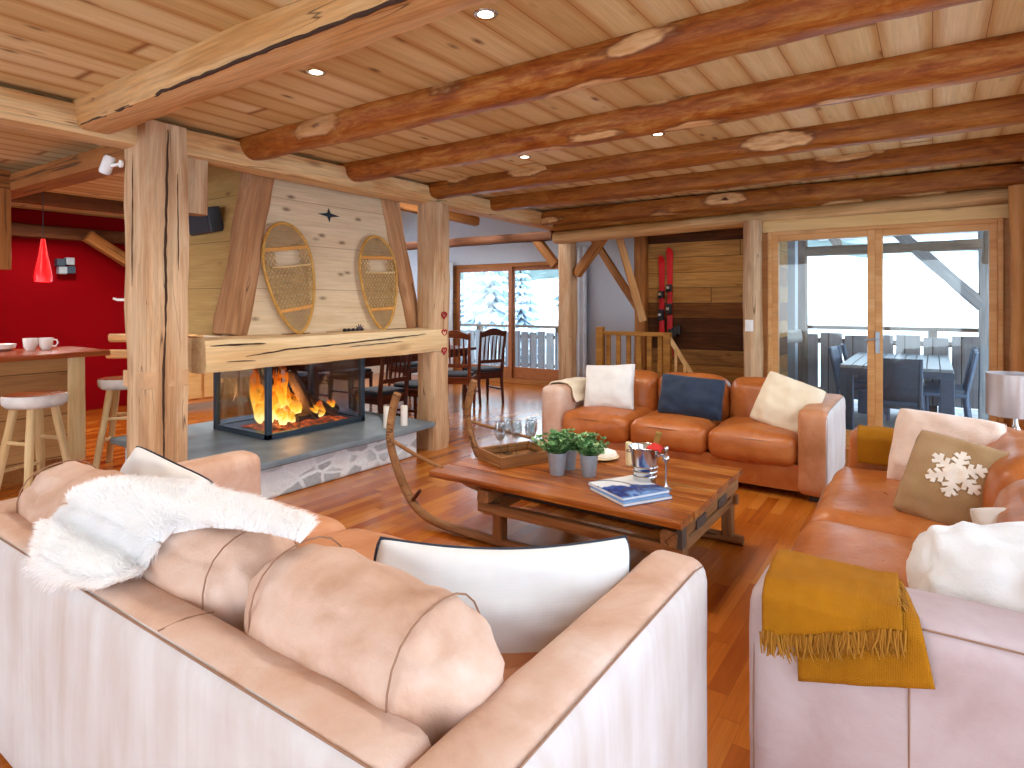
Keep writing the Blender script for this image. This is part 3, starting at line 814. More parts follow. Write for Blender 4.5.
# sheepskin: hide plus a coat of fine hair
M = Mat('white_fur')
M.t.links.new(M.n('MixShader', {0: .45, 1: M.n('BsdfDiffuse', {'Color': lin('ffffff')}).outputs[0], 2: M.n('BsdfTranslucent', {'Color': lin('ffffff')}).outputs[0]}).outputs[0], M.out.inputs[0]); m_fur = M.m
fp = [(.655, .6), (.672, .655), (.72, .672), (.8, .685), (.835, .76), (.89, .81), (.97, .828), (1.06, .818), (1.13, .775), (1.2, .7), (1.28, .6)]
skin = [(-2.06, .05), (-1.87, .055), (-1.74, .085), (-1.7, .155), (-1.73, .21), (-1.68, .28), (-1.56, .325), (-1.36, .365), (-1.235, .372), (-1.26, .42), (-1.36, .46), (-1.52, .46), (-1.7, .45), (-1.92, .42), (-2.13, .355), (-2.31, .275), (-2.33, .16)]
LS = [0]
for a, b in zip(fp, fp[1:]): LS.append(LS[-1]+math.hypot(b[0]-a[0], b[1]-a[1]))
def in_skin(x, s):
    r_ = False; n_ = len(skin)
    for k in range(n_):
        (xa, sa), (xb, sb) = skin[k], skin[k-1]
        if (sa > s) != (sb > s) and x < (xb-xa)*(s-sa)/(sb-sa)+xa: r_ = not r_
    return r_
def fur_fn(x, s):
    i = 0
    while i < len(fp)-2 and s > LS[i+1]: i += 1
    k = (s-LS[i])/(LS[i+1]-LS[i]); y = fp[i][0]*(1-k)+fp[i+1][0]*k; z = fp[i][1]*(1-k)+fp[i+1][1]*k
    return Vector((x*K, (y-.004)*K, (z+.014+.014*nz((x*3, s*3, 0), 1.5, 3))*K+KZ))
Of = Vector((-1.95, .9, .8))
sk = thing('sheepskin', 'white long-haired sheepskin lying over the back of the nearest sofa', 'sheepskin', Of)
mb = MB(); gx, gs = 90, 50
for a in range(gx):
    for b in range(gs):
        q = [(-2.36+1.2*(a+da)/gx, .03+.45*(b+db)/gs) for da, db in ((0, 0), (1, 0), (1, 1), (0, 1))]
        mx_, ms_ = sum(p[0] for p in q)/4, sum(p[1] for p in q)/4
        if all(in_skin(mx_+a_*.022, ms_+b_*.014) for a_ in (-1, 1) for b_ in (-1, 1)): mb.add([fur_fn(*p)-Of for p in q], [(0, 1, 2, 3)])
mb.obj('hide', m_fur, sk, angle=180, weld=.0005, solid=.012)
r = random.Random(5); vs = []; fs = []
cx_, cs_ = -1.85, .25
def fur_hair(cnt):
    k_ = 0
    while k_ < cnt:
        x, s = r.uniform(-2.36, -1.2), r.uniform(.03, .48)
        if not in_skin(x, s): continue
        k_ += 1; p = fur_fn(x, s); e = .01
        du = fur_fn(x+e, s)-fur_fn(x-e, s); dv = fur_fn(x, s+e)-fur_fn(x, s-e)
        nn = du.cross(dv).normalized()
        edge = 0 if in_skin(x+.03*(1 if x > cx_ else -1), s) and in_skin(x, s+.025*(1 if s > cs_ else -1)) else 1
        out = (du.normalized()*(1 if x > cx_ else -1)*.5+dv.normalized()*(1 if s > cs_ else -1))*(.25+.5*edge)
        clump = Vector((nz(p, 11, 1), nz(p, 11, 8), nz(p, 11, 15)))*.55
        d = (nn*.8+out+clump+Vector((r.uniform(-.35, .35), r.uniform(-.35, .35), r.uniform(-.25, .25)))).normalized()
        l = r.uniform(.028, .047); wv = d.cross(Vector((r.uniform(-1, 1), r.uniform(-1, 1), r.uniform(-1, 1)))).normalized()*.0009
        m = p+d*l*.55; t = p+d*l+Vector((0, 0, -.22*l))+clump*.008
        b = len(vs)
        vs.extend([p-Of-wv, p-Of+wv, m-Of-wv*.8, m-Of+wv*.8, t-Of])
        fs.extend([(b, b+1, b+3, b+2), (b+2, b+3, b+4)])
fur_hair(60000)
MB().add(vs, fs).obj('hair', m_fur, sk, angle=180)
# ------------------------------------------------------------------ fireplace
def stone_mat():
    M = Mat('whitewashed_rubble'); c = M.coord(rand=False)
    w = M.noise(c, 3, 3, out='Color')
    v = M.n('VectorMath', {0: M.map(c, (5.2, 5.2, 8.6)), 1: M.n('VectorMath', {0: w, 1: (.5, .5, .5)}, operation='MULTIPLY').outputs[0]}, operation='ADD').outputs[0]
    ed = M.n('TexVoronoi', {'Vector': v, 'Scale': 1., 'Randomness': .9}, feature='DISTANCE_TO_EDGE').outputs['Distance']
    cl = M.n('TexVoronoi', {'Vector': v, 'Scale': 1., 'Randomness': .9}).outputs['Color']
    g = M.sep(cl)[0]
    st = M.ramp(g, [(.1, '4e5c68'), (.4, '6e7c86'), (.6, '8f9aa0'), (.9, 'bcc4c4')])
    st = M.mix(M.noise(c, 16, 4), st, 'b4c0c8')
    m = M.ramp(M.math('ADD', ed, M.math('MULTIPLY', M.math('SUBTRACT', M.noise(c, 12, 3), .5), .12)), [(.06, 0.), (.13, 1.)])
    m = M.math('MULTIPLY', m, M.ramp(M.sep(cl)[1], [(.2, .15), (.35, 1.)]))
    col = M.mix(M.math('MULTIPLY', m, .72), 'dae5ec', st)
    return M.pbsdf(col, .85, M.bump(M.math('ADD', m, M.noise(c, 30, 3)), .35, .02))
hearth = thing('hearth', 'raised stone hearth with a grey slate top and whitewashed rubble front', 'hearth', (-4.6, 3.1, 0))
H0 = Vector((-4.6, 3.1, 0))
mb = MB().box((-5.5, 2.35, 0), (-3.89, 4.13, .24)); mb.v = [v-H0 for v in mb.v]
mb.obj('rubble_plinth', stone_mat(), hearth, bevel=.02, smooth=False)
prf = [(-5.6, 2.28), (-3.83, 2.28), (-3.81, 2.6), (-3.825, 3.2), (-3.81, 3.9), (-3.83, 4.31), (-4.4, 4.33), (-5.6, 4.33)]
mb = MB(); n = len(prf)
mb.add([(x-H0.x, y-H0.y, .24) for x, y in prf]+[(x-H0.x, y-H0.y, .29) for x, y in prf], [tuple(range(n))[::-1], tuple(range(n, 2*n))]+[(i, (i+1) % n, n+(i+1) % n, n+i) for i in range(n)])
mb.obj('slate_top', m_slate, hearth, bevel=.012, smooth=False)

fb = thing('firebox', 'glass-sided firebox in a blue-black steel frame standing on the hearth', 'fireplace', (-4.8, 3.46, .29))
x0, x1, y0, y1, zt = -.42, .38, -.51, .52, .66
fr = MB(); e = .045
for x in (x0, x1-e):
    for y in (y0, y1-e): fr.box((x, y, 0), (x+e, y+e, zt))
for z in (0, zt-e):
    for y in (y0, y1-e): fr.box((x0, y, z), (x1, y+e, z+e))
    for x in (x0, x1-e): fr.box((x, y0, z), (x+e, y1, z+e))
fr.obj('steel_frame', m_bluegrey, fb, smooth=False, bevel=.004)
MB().box((x0+.01, y0+.01, .005), (x1-.01, y1-.01, .035)).obj('fire_bed', m_black, fb, smooth=False)
MB().box((x0, y0, zt-.02), (x1, y1, zt+.02)).obj('smoke_hood', m_black, fb, smooth=False)
pa = [((x0+.02, y0+.015, e), (x1-.02, y0+.02, zt-e)), ((x0+.02, y1-.02, e), (x1-.02, y1-.015, zt-e)), ((x1-.02, y0+.03, e), (x1-.015, y1-.03, zt-e)), ((x0+.015, y0+.03, e), (x0+.02, y1-.03, zt-e))]
for lo, hi in pa: MB().box(lo, hi).obj('pane', m_fireglass, fb, smooth=False)
m_bark = wood('charred_firewood', ['2c211c', '5a4638', '8d7660'], 2., knot=.3, rough=.85, bump=.8)
def logc(label, p0, p1, rr, seed):
    tag(timber('firewood', p0, p1, rr*2, rr*2, m_bark, seed=seed, power=2.2, wob=.008), label, 'firewood')
logc('split log leaning upright in the middle of the fire', (-4.62, 3.56, .34), (-4.8, 3.44, .78), .05, 1)
logc('log lying along the front of the fire', (-4.62, 3.35, .37), (-4.72, 3.88, .385), .05, 2)
logc('log at the back of the fire, behind the upright log', (-4.92, 3.2, .37), (-4.9, 3.75, .38), .048, 3)
logc('log leaning on the others at the right of the fire', (-4.6, 3.8, .36), (-4.84, 3.56, .58), .04, 4)
def flame_mat():
    M = Mat('flame'); c = M.coord(rand=False, which='Generated')
    z = M.sep(c)[2]
    nn = M.noise(M.coord(rand=False), 14, 3, .6, .8)
    f = M.math('ADD', z, M.math('MULTIPLY', M.math('SUBTRACT', nn, .5), .9))
    col = M.ramp(f, [(.1, 'ffdf8a'), (.36, 'ffb52e'), (.7, 'ee6a10'), (1., 'a82c06')])
    em = M.n('Emission', {'Color': col, 'Strength': M.ramp(f, [(.0, 2.2), (.5, 1.7), (1., .9)])}).outputs[0]
    tr = M.n('BsdfTransparent').outputs[0]
    al = M.ramp(M.math('ADD', nn, M.math('MULTIPLY', z, -.32)), [(.22, 0.), (.4, .85)])
    M.t.links.new(M.n('MixShader', {0: al, 1: tr, 2: em}).outputs[0], M.out.inputs[0])
    return M.m
m_flame = flame_mat()
fire = thing('fire', 'orange wood fire burning behind the glass', 'fire', (-4.72, 3.45, .33))
rf = random.Random(11)
for i, (dx, dy, hh, rr) in enumerate(((.0, -.27, .56, .055), (-.08, -.14, .6, .05), (.06, -.33, .4, .045), (-.1, -.3, .55, .05), (.0, -.18, .46, .04), (.02, -.04, .34, .04), (.06, .1, .16, .045), (.05, .22, .22, .035), (.04, .3, .15, .035), (-.06, .16, .24, .04), (.1, -.22, .3, .035), (-.16, -.05, .46, .05), (.08, -.12, .2, .04), (.07, .17, .12, .035), (-.02, -.36, .3, .04))):
    mb = MB(); ph = rf.uniform(0, 6)
    def fl(u, v, hh=hh, rr=rr, ph=ph):
        r_ = rr*(math.sin(PI*min(1, v*.98+.02))**.8)*(1-.65*v)*1.5
        a = u*2*PI; k = 1+.28*math.sin(3*a+ph+v*5)
        ox = .05*math.sin(v*5+ph)*v; oy = .06*math.sin(v*4.1+ph*2)*v
        return Vector((r_*k*math.cos(a)+ox, r_*k*math.sin(a)*1.15+oy, v*hh))
    mb.grid(fl, 18, 22, closeu=True); mb.obj('flame', m_flame, fire, (dx, dy, rf.uniform(-.01, .05)), angle=180)
M = Mat('embers'); v = M.coord(rand=False)
ec = M.ramp(M.noise(v, 22, 4, .7), [(.42, '1a0f0b'), (.55, 'b93a10'), (.68, 'ff9a3c')])
nd = M.n('BsdfPrincipled', {'Base Color': '3a2c26', 'Roughness': .9, 'Emission Color': ec, 'Emission Strength': 1.2}); M.t.links.new(nd.outputs[0], M.out.inputs[0])
def emb(u, v): 
    x = (u-.5)*.5; y = (v-.5)*.8; return Vector((x, y, .0+.04*max(0, 1-(x/.25)**2)*max(0, 1-(y/.4)**2)+.018*abs(nz((x, y, 0), 25))))
mb = MB().grid(emb, 40, 50); mb.obj('ember_bed', M.m, fire, (0, 0, -.004), angle=180)
fl_d = bpy.data.lights.new('fire_light', 'POINT'); fl_d.energy = 14; fl_d.color = (1, .45, .14); fl_d.shadow_soft_size = .12
fl_o = bpy.data.objects.new('fire_light', fl_d); COL.objects.link(fl_o); fl_o.parent = fire; fl_o.location = (0, -.1, .22)

# chimney hood clad in boards between two leaning posts, over a hewn mantel
hood = thing('chimney_hood', 'tapering chimney hood of pale boards between two leaning timber posts', 'chimney hood', (-4.2, 3.4, 1.15))
HO = Vector((-4.2, 3.4, 1.15))
def poly_box(corners, thick, nrm):
    mb = MB(); n = len(corners); nrm = Vector(nrm)*thick
    a = [Vector(p)-HO for p in corners]
    mb.add(a+[p+nrm for p in a], [tuple(range(n)), tuple(range(2*n-1, n-1, -1))]+[((i+1) % n, i, n+i, n+(i+1) % n) for i in range(n)])
    return mb
o = poly_box([(-4.17, 2.44, 1.16), (-4.17, 4.43, 1.16), (-4.29, 4.15, 2.6), (-4.29, 2.74, 2.6)], .03, (-1, 0, 0)).obj('front_boards', m_hood, hood, smooth=False)
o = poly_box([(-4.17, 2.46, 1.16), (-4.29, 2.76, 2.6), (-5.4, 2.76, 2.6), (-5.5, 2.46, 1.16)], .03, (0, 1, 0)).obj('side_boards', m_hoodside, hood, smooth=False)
o['label'] = 'yellower side boards'
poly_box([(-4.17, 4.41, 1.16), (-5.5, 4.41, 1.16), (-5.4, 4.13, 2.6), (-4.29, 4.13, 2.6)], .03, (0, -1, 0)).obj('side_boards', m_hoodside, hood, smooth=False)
poly_box([(-5.48, 4.41, 1.16), (-5.48, 2.46, 1.16), (-5.4, 2.76, 2.6), (-5.4, 4.13, 2.6)], .03, (1, 0, 0)).obj('back_boards', m_hood, hood, smooth=False)
for a, b, sd in (((-4.2, 2.5, 1.16), (-4.3, 2.82, 2.56), 7), ((-4.2, 4.385, 1.16), (-4.3, 4.09, 2.56), 8)):
    timber('corner_post', Vector(a)-HO, Vector(b)-HO, .19 if sd == 7 else .16, .2, m_hoodpost, hood, seed=sd, power=3.6, wob=.013)
st = []
for k in range(8):
    a = k*PI/4; r_ = (.115 if k % 4 == 0 else .058) if k % 2 == 0 else .022
    st.append((r_*math.cos(a), r_*math.sin(a)))
mb = MB(); mb.prism(st, -.004, .004)
so = mb.obj('star_cutout', plain('star_dark', '1d2830', .8), hood, (-.045, .02, 1.0), (0, 0, PI/2), smooth=False); so['label'] = 'dark four-pointed star'
so.rotation_euler = (math.radians(-4.8), 0, PI/2)
mt = thing('mantel', 'thick pale hewn mantel beam with long cracks over the firebox', 'mantel', (-4.0, 3.3, .94))
timber('mantel_beam', (0, -1.17, .115), (0, 1.2, .105), .3, .228, m_mantel, mt, seed=21, power=6, wob=.011, seg=30)
timber('side_beam', (-.14, -.98, .115), (-1.1, -.98, .115), .24, .2, m_hoodpost, mt, seed=23, power=6)

mbm = [o_ for o_ in kids(mt) if o_.name.startswith('mantel_beam')][0]
for k_, (pp_, w_) in enumerate((([(-3.853, 2.41, 1.035), (-3.85, 2.75, 1.066), (-3.85, 3.2, 1.075), (-3.85, 3.5, 1.088), (-3.85, 3.86, 1.1), (-3.85, 4.2, 1.115)], .0055), ([(-3.86, 2.16, 1.118), (-3.85, 2.36, 1.122), (-3.85, 2.56, 1.118)], .006), ([(-3.86, 2.15, 1.02), (-3.852, 2.3, 1.01), (-3.85, 2.48, 1.0)], .005), ([(-3.85, 3.3, 1.05), (-3.85, 3.9, 1.062)], .0035))):
    crack(mbm, pp_, w_, 20+k_)

# snowshoes
m_frame = wood('bent_ash_frame', ['b98335', 'd09c48', 'e0b668'], 2., knot=0, rough=.45)
m_web = plain('rawhide_webbing', 'b39055', .7, var=.25)
m_web2 = plain('fine_webbing', 'ab8c5c', .8, var=.2)
m_cross = plain('crossbar_wood', 'cf9143', .5)
def snowshoe(label, loc, H, W, tilt):
    root = thing('snowshoe', label, 'snowshoe', loc, 0, 'snowshoes on the chimney hood')
    root.rotation_euler = (tilt, math.radians(-4), PI/2)   # local x -> world y, local y -> -x
    def hw(t):   # half width at height fraction t: round toe, narrower heel
        t = min(1, max(0, t))
        if t > .62: return W/2*max(0, 1-((t-.62)/.38)**2.1)**.5
        return W/2*max(0, 1-((.62-t)/.62)**1.9)**.62
    pts = []
    ts = [.5-.5*math.cos(PI*k/36) for k in range(37)]
    for t in ts: pts.append((hw(t), 0, t*H))
    for t in ts[-2:0:-1]: pts.append((-hw(t), 0, t*H))
    MB().tube(pts, .0125, 8, closed=True).obj('bent_frame', m_frame, root)
    bars = (.77, .22) 
    for b in bars:
        w = hw(b)-.006
        MB().bar((-w, .0, b*H), (w, .0, b*H), .03, .012, (0, 1, 0)).obj('crossbar', m_cross, root, bevel=.003)
    w = hw(.61)-.01
    MB().tube([(-w*.8, -.006, .615*H), (0, -.008, .605*H), (w*.95, -.006, .61*H)], .009, 6).obj('toe_cord', m_stoolleg, root)
    def lattice(z0, z1, step, rad, mat, name, hole=False):
        mb = MB()
        for sg in (1, -1):
            c = -W*2
            while c < W*2+H:
                run = []
                for i in range(120):
                    z = z0+(z1-z0)*i/119; x = c+sg*(z-z0)*.75-(W*.8 if sg > 0 else -0)
                    ok = abs(x) < hw(z/H)-.008 and not (hole and abs(x) < W*.24 and z > .615*H)
                    if ok: run.append((x, rad*sg, z))
                    if (not ok or i == 119):
                        if len(run) > 2: mb.tube([run[0], run[-1]], rad, 4)
                        run = []
                c += step
        z = z0
        while z < z1:
            x = hw(z/H)-.008
            if not (hole and z > .6*H) and x > .02: mb.tube([(-x, 0, z), (x, 0, z)], rad, 4)
            z += step*1.1
        mb.obj(name, mat, root)
    lattice(.23*H, .76*H, .036, .0042, m_web, 'middle_webbing', True)
    lattice(.78*H, .985*H, .014, .0014, m_web2, 'toe_webbing')
    lattice(.015*H, .21*H, .014, .0014, m_web2, 'heel_webbing')
    return root
s1 = snowshoe('snowshoe nearer the left leaning post, on the board hood', (-4.115, 3.04, 1.165), .87, .44, math.radians(8))
s1.rotation_euler = (0, math.radians(-8), PI/2)
s2 = snowshoe('snowshoe nearer the right leaning post, on the board hood', (-4.115, 3.93, 1.16), .85, .44, 0)
s2.rotation_euler = (0, math.radians(-2.5), PI/2)
for s in (s1, s2):   # leaned back against the sloping boards
    s.rotation_mode = 'QUATERNION'
    base = Euler((0, 0, PI/2)).to_matrix() @ Euler((0, s.rotation_euler.y, 0)).to_matrix()
    s.rotation_quaternion = (Matrix.Rotation(math.radians(-4.8), 3, 'Y') @ base).to_quaternion()

# small things on and round the fireplace
orn = thing('mantel_ornament', 'small dark metal ornament lying on the mantel between the snowshoes', 'ornament', (-4.02, 3.5, 1.158))
mb = MB()
for i in range(5):
    mb.lathe([(.001, 0), (.016, .006), (.02, .016), (.012, .028), (.001, .032)], 8, Matrix.Translation((0, -.1+.045*i, 0)))
mb.obj('beads', m_black, orn)
mb = MB()
for k in range(6):
    a = k*PI/5; mb.tube([(0, .06, .02), (0, .06+.05*math.cos(a), .02+.045*math.sin(a))], [.008, .003], 6)
mb.obj('sprig', plain('dull_purple_metal', '4a3a44', .5), orn)
m_wax = plain('white_wax', 'eeeae0', .55, var=.02, Subsurface_Weight=.15)
m_wick = plain('wick', '2a2420', .9)
def candle(label, x, y, z, r_, h, mat=m_wax, group=None):
    t = thing('candle', label, 'candle', (x, y, z), 0, group)
    MB().lathe([(0, 0), (r_*.97, 0), (r_, .005), (r_, h-.008), (r_*.92, h), (r_*.3, h-.008), (0, h-.01)], 20).obj('wax', mat, t)
    MB().tube([(0, 0, h-.012), (.001, 0, h+.008)], .0018, 5).obj('wick', m_wick, t)
candle('left white pillar candle at the right end of the hearth', -4.0, 3.86, .29, .033, .19)
candle('right white pillar candle at the right end of the hearth', -3.95, 4.02, .29, .032, .18)
gl = thing('heart_garland', 'string of three red hearts hanging on the post at the mantel end', 'garland', (-3.868, 4.47, 1.4))
MB().tube([(0, 0, .02), (.002, 0, -.16), (.002, 0, -.34), (.002, 0, -.5)], .0018, 5).obj('string', plain('red_string', '7a1420', .8), gl)
m_heart = plain('red_felt', 'a3122a', .7)
for k, z in enumerate((-.115, -.285, -.455)):
    mb = MB(); pts = []
    for i in range(28):
        a = 2*PI*i/28; pts.append((.0, .0021*16*math.sin(a)**3, .0021*(13*math.cos(a)-5*math.cos(2*a)-2*math.cos(3*a)-math.cos(4*a))))
    mb.tube(pts, .0075, 6, closed=True); mb.obj('heart', m_heart, gl, (.008, 0, z))
cm = thing('security_camera', 'small white security camera on the left side of the cracked post', 'camera', (-4.13, 1.75, 2.26))
MB().lathe([(0, 0), (.026, 0), (.034, .012), (.034, .1), (.028, .115), (0, .118)], 18).obj('camera_body', m_white, cm, (-.075, -.03, .05), (math.radians(168), math.radians(18), 0))
mb = MB(); mb.tube([(-.06, -.03, -.01), (-.02, -.015, -.005), (.0, -.003, 0)], .011, 8); mb.lathe([(0, -.008), (.024, -.008), (.024, .004), (0, .004)], 14, Matrix.Translation((0, -.006, 0)) @ Matrix.Rotation(PI/2, 4, 'X'))
mb.obj('bracket', m_white, cm)
sp = thing('loudspeaker', 'small black wall loudspeaker on the yellow side boards of the hood', 'speaker', (-4.72, 2.62, 1.95))
MB().box((-.21, -.05, 0), (.21, .05, .19)).obj('cabinet', m_black, sp, rot=(math.radians(12), 0, math.radians(-8)), bevel=.008, smooth=False)
MB().box((-.2, -.056, .012), (.2, -.05, .178)).obj('grille', plain('speaker_grille', '2a2f36', .8), sp, rot=(math.radians(12), 0, math.radians(-8)), smooth=False)
MB().box((-.02, .04, .07), (.02, .1, .11)).obj('wall_bracket', m_black, sp, smooth=False)
hk = MB(); hk.tube([(-4.13, 1.78, 1.42), (-4.2, 1.755, 1.42), (-4.225, 1.745, 1.428)], .008, 8)
tag(hk.obj('hook', m_white, None, (-4.13, 1.78, 1.42), rel=True), 'small white hook on the left side of the cracked post', 'hook')

# ------------------------------------------------------------------ sled table and what stands on it
TZ = .43
tb = thing('sled_table', 'low table made from an old wooden hay sled with curved runners', 'coffee table', (-1.65, 3.2, 0))
TO = Vector((-1.65, 3.2, 0))
m_iron = plain('worn_iron', '5b534c', .6, var=.2, metal=.4)
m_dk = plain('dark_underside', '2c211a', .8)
nb = 6; yl, yr = 2.655, 3.735
for i in range(nb):
    ya = yl+(yr-yl)*i/nb; yb = yl+(yr-yl)*(i+1)/nb-.003
    xe = -.915+rnd.uniform(-.008, .008); xs = -2.4+.02*i+rnd.uniform(-.012, .012)
    o = timber('top_board', (xs-TO.x, (ya+yb)/2-TO.y, TZ-.02), (xe-TO.x, (ya+yb)/2-TO.y, TZ-.02), yb-ya, .036, m_table, tb, seed=200+i, power=14, wob=.002, seg_c=28)
def tt(p): return Vector(p)-TO
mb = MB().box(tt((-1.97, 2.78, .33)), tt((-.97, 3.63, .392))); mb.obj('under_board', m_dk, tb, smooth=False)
for y in (2.74, 3.66):
    timber('side_rail', tt((-2.1, y, .262)), tt((-.93, y, .262)), .05, .055, m_sled, tb, seed=int(y*50), power=7, wob=.003)
for x in (-2.04, -.985):
    timber('cross_beam', tt((x, 2.68, .335)), tt((x, 3.73, .335)), .075, .07, m_sled, tb, seed=int(-x*50), power=6, wob=.004)
    timber('cross_beam', tt((x, 2.72, .25)), tt((x, 3.69, .25)), .06, .05, m_sled, tb, seed=int(-x*70), power=6, wob=.004)
    for y in (2.845, 3.655):
        timber('leg', tt((x, y, .05)), tt((x, y, .33)), .06, .075, m_sled, tb, up=(0, 1, 0), seed=int(y*30), power=6, wob=.003)
for lo_, hi_ in (((-.95, 2.69, .29), (-.925, 2.75, .405)), ((-.955, 2.95, .3), (-.94, 3.1, .345)), ((-.955, 3.32, .3), (-.94, 3.47, .345))):
    MB().box(tt(lo_), tt(hi_)).obj('iron_strap', m_iron, tb, smooth=False)
run = [(-2.87, .81), (-2.9, .72), (-2.915, .6), (-2.91, .48), (-2.87, .34), (-2.8, .2), (-2.7, .1), (-2.56, .05), (-2.35, .033), (-1.9, .03), (-1.2, .03), (-.9, .03)]
def smooth_path(P, k=6):
    out = []
    for i in range(len(P)-1):
        p0, p1, p2, p3 = (Vector(P[max(0, min(len(P)-1, i+d))]) for d in (-1, 0, 1, 2))
        for j in range(k):
            t = j/k; out.append(.5*((2*p1)+(-p0+p2)*t+(2*p0-5*p1+4*p2-p3)*t*t+(-p0+3*p1-3*p2+p3)*t**3))
    out.append(Vector(P[-1])); return out
for y in (2.85, 3.66):
    pp = smooth_path([tt((x, y+.012*math.sin(z*9), z)) for x, z in run])
    mb = MB().tube(pp, [.034+.004*nz(p, 6, y) for p in pp], 10, sq=(.78, 1.))
    ro = mb.obj('runner', m_sled, tb, angle=50)
    pg = MB().tube([tt((-2.73, y, .14)), tt((-2.66, y-.0, .22))], [.014, .012], 8); pg.obj('peg', m_dark, ro)
    dy = -.11 if y < 3 else .06
    MB().tube(smooth_path([tt((-2.9, y, .5)), tt((-2.66, y+dy*.5, .46)), tt((-2.38, y+dy, .425))]), .012, 8).obj('stay', m_sled, tb)
    MB().tube(smooth_path([tt((-2.36, y-.06, .4)), tt((-2.22, y-.06, .345)), tt((-2.02, y-.06, .315))]), .016, 8).obj('brace_rod', m_sled, tb)

# tray with glasses
tr = thing('tray', 'wooden box tray carrying wine glasses on the sled table', 'tray', (-2.13, 3.14, TZ), math.radians(65))
mb = MB().box((-.19, -.15, 0), (.19, .15, .012)); mb.obj('tray_base', m_tray, tr, bevel=.002, smooth=False)
for a, b in (((-.19, -.15), (.19, -.135)), ((-.19, .135), (.19, .15)), ((-.19, -.135), (-.175, .135)), ((.175, -.135), (.19, .135))):
    timber('side', ((a[0]+b[0])/2 if b[0]-a[0] < .1 else a[0], a[1] if b[0]-a[0] < .1 else (a[1]+b[1])/2, .034), ((a[0]+b[0])/2 if b[0]-a[0] < .1 else b[0], b[1] if b[0]-a[0] < .1 else (a[1]+b[1])/2, .034), .015, .066, m_tray, tr, power=10, wob=0)
def clear_glass():
    M = Mat('wine_glass'); fr_ = M.n('LayerWeight', {'Blend': .35}).outputs['Facing']
    tr_ = M.n('BsdfTransparent', {'Color': (.84, .87, .88, 1)}).outputs[0]; g = M.n('BsdfGlossy', {'Color': (.9, .93, .95, 1), 'Roughness': .03}).outputs[0]
    M.t.links.new(M.n('MixShader', {0: M.math('MULTIPLY_ADD', fr_, .75, .06), 1: tr_, 2: g}).outputs[0], M.out.inputs[0]); return M.m
m_wine = clear_glass()
pr = [(.0, 0), (.033, .001), (.031, .004), (.006, .009), (.0042, .02), (.004, .085), (.008, .095), (.026, .115), (.033, .14), (.032, .17), (.027, .2), (.0255, .2), (.03, .17), (.0315, .14), (.0245, .117), (.004, .1)]
g0 = None
gl_lab = ['wine glass at the near corner of the tray', 'wine glass in the middle of the tray', 'wine glass at the left rim of the tray, farthest from the plants', 'wine glass on the tray nearest the plants', 'wine glass at the far end of the tray']
for lb, (x, y) in zip(gl_lab, ((-2.19, 3.06), (-2.135, 3.155), (-2.225, 3.19), (-2.06, 3.2), (-2.1, 3.28))):
    if g0 is None:
        g0 = MB().lathe([(r_*1.05, z_*1.14) for r_, z_ in pr], 20, cap=False).obj('wine_glass', m_wine, None, (x, y, TZ+.012), angle=60); o = g0
    else:
        o = g0.copy(); COL.objects.link(o); o.location = (x, y, TZ+.012)
    tag(o, lb, 'glass', 'wine glasses on the tray')

# pots with plants
m_leaf = plain('leaf_green', '4f8246', .5, var=.35, scale=30)
m_leaf2 = plain('young_leaf_green', '8fb47a', .5, var=.25, scale=30)
m_soil = plain('soil', '2c1f16', .95)
def plant(label, x, y, s, seed, drop):
    t = thing('potted_plant', label, 'potted plant', (x, y, TZ), 0, 'potted herbs on the sled table')
    MB().lathe([(0, 0), (.036*s, 0), (.037*s, .003), (.05*s, .11*s), (.053*s, .112*s), (.053*s, .118*s), (.049*s, .118*s), (.047*s, .1*s), (0, .1*s)], 24).obj('zinc_pot', m_zinc, t)
    MB().lathe([(0, .1*s), (.046*s, .101*s)], 16, cap=False).obj('soil', m_soil, t)
    r = random.Random(seed); mbs = [MB(), MB()]; stm = MB()
    for _ in range(52):
        a = r.uniform(0, 2*PI); q = r.uniform(.1, 1)
        d = Vector((math.cos(a)*q*.72, math.sin(a)*q*.72, 1.1-.45*q)).normalized()
        L = r.uniform(.08, .125)*s*drop; b = Vector((math.cos(a)*q*.03, math.sin(a)*q*.03, .1))*s; p = b
        pts = [b]
        for k in range(1, 5): pts.append(b+d*L*k/4+Vector((0, 0, -.008*s*k*k/6*q)))
        stm.tube(pts, .0013, 4)
        for k in range(1, 5):
            for sg in range(5):
                aa = r.uniform(0, 2*PI); ld = (d*.35+Vector((math.cos(aa), math.sin(aa), r.uniform(-.2, .7)))).normalized()
                ln = r.uniform(.02, .03)*s; wd_ = ln*.4; sd_ = ld.cross(Vector((r.uniform(-.5, .5), r.uniform(-.5, .5), 1))).normalized()*wd_; up = sd_.cross(ld).normalized()*ln*.12
                q0 = pts[k]
                (mbs[0] if r.random() < .62 else mbs[1]).add([q0, q0+ld*ln*.45+sd_, q0+ld*ln*.5+up, q0+ld*ln*.45-sd_, q0+ld*ln], [(0, 1, 2), (0, 2, 3), (1, 4, 2), (2, 4, 3)])
    stm.obj('stems', m_leaf, t); mbs[0].obj('leaves', m_leaf, t, angle=180); o = mbs[1].obj('young_leaves', m_leaf2, t, angle=180); o['label'] = 'lighter young leaves'
plant('left front potted herb in a zinc pot, next to the tray', -1.752, 3.0, 1.08, 1, 1.05)
plant('right front potted herb in a zinc pot, next to the magazines', -1.59, 3.075, 1.05, 2, 1.)
plant('potted herb standing behind the two front zinc pots', -1.755, 3.14, 1., 3, 1.)
ds = thing('serving_dish', 'round pale dish with a domed white cake behind the potted herbs', 'dish', (-1.715, 3.47, TZ))
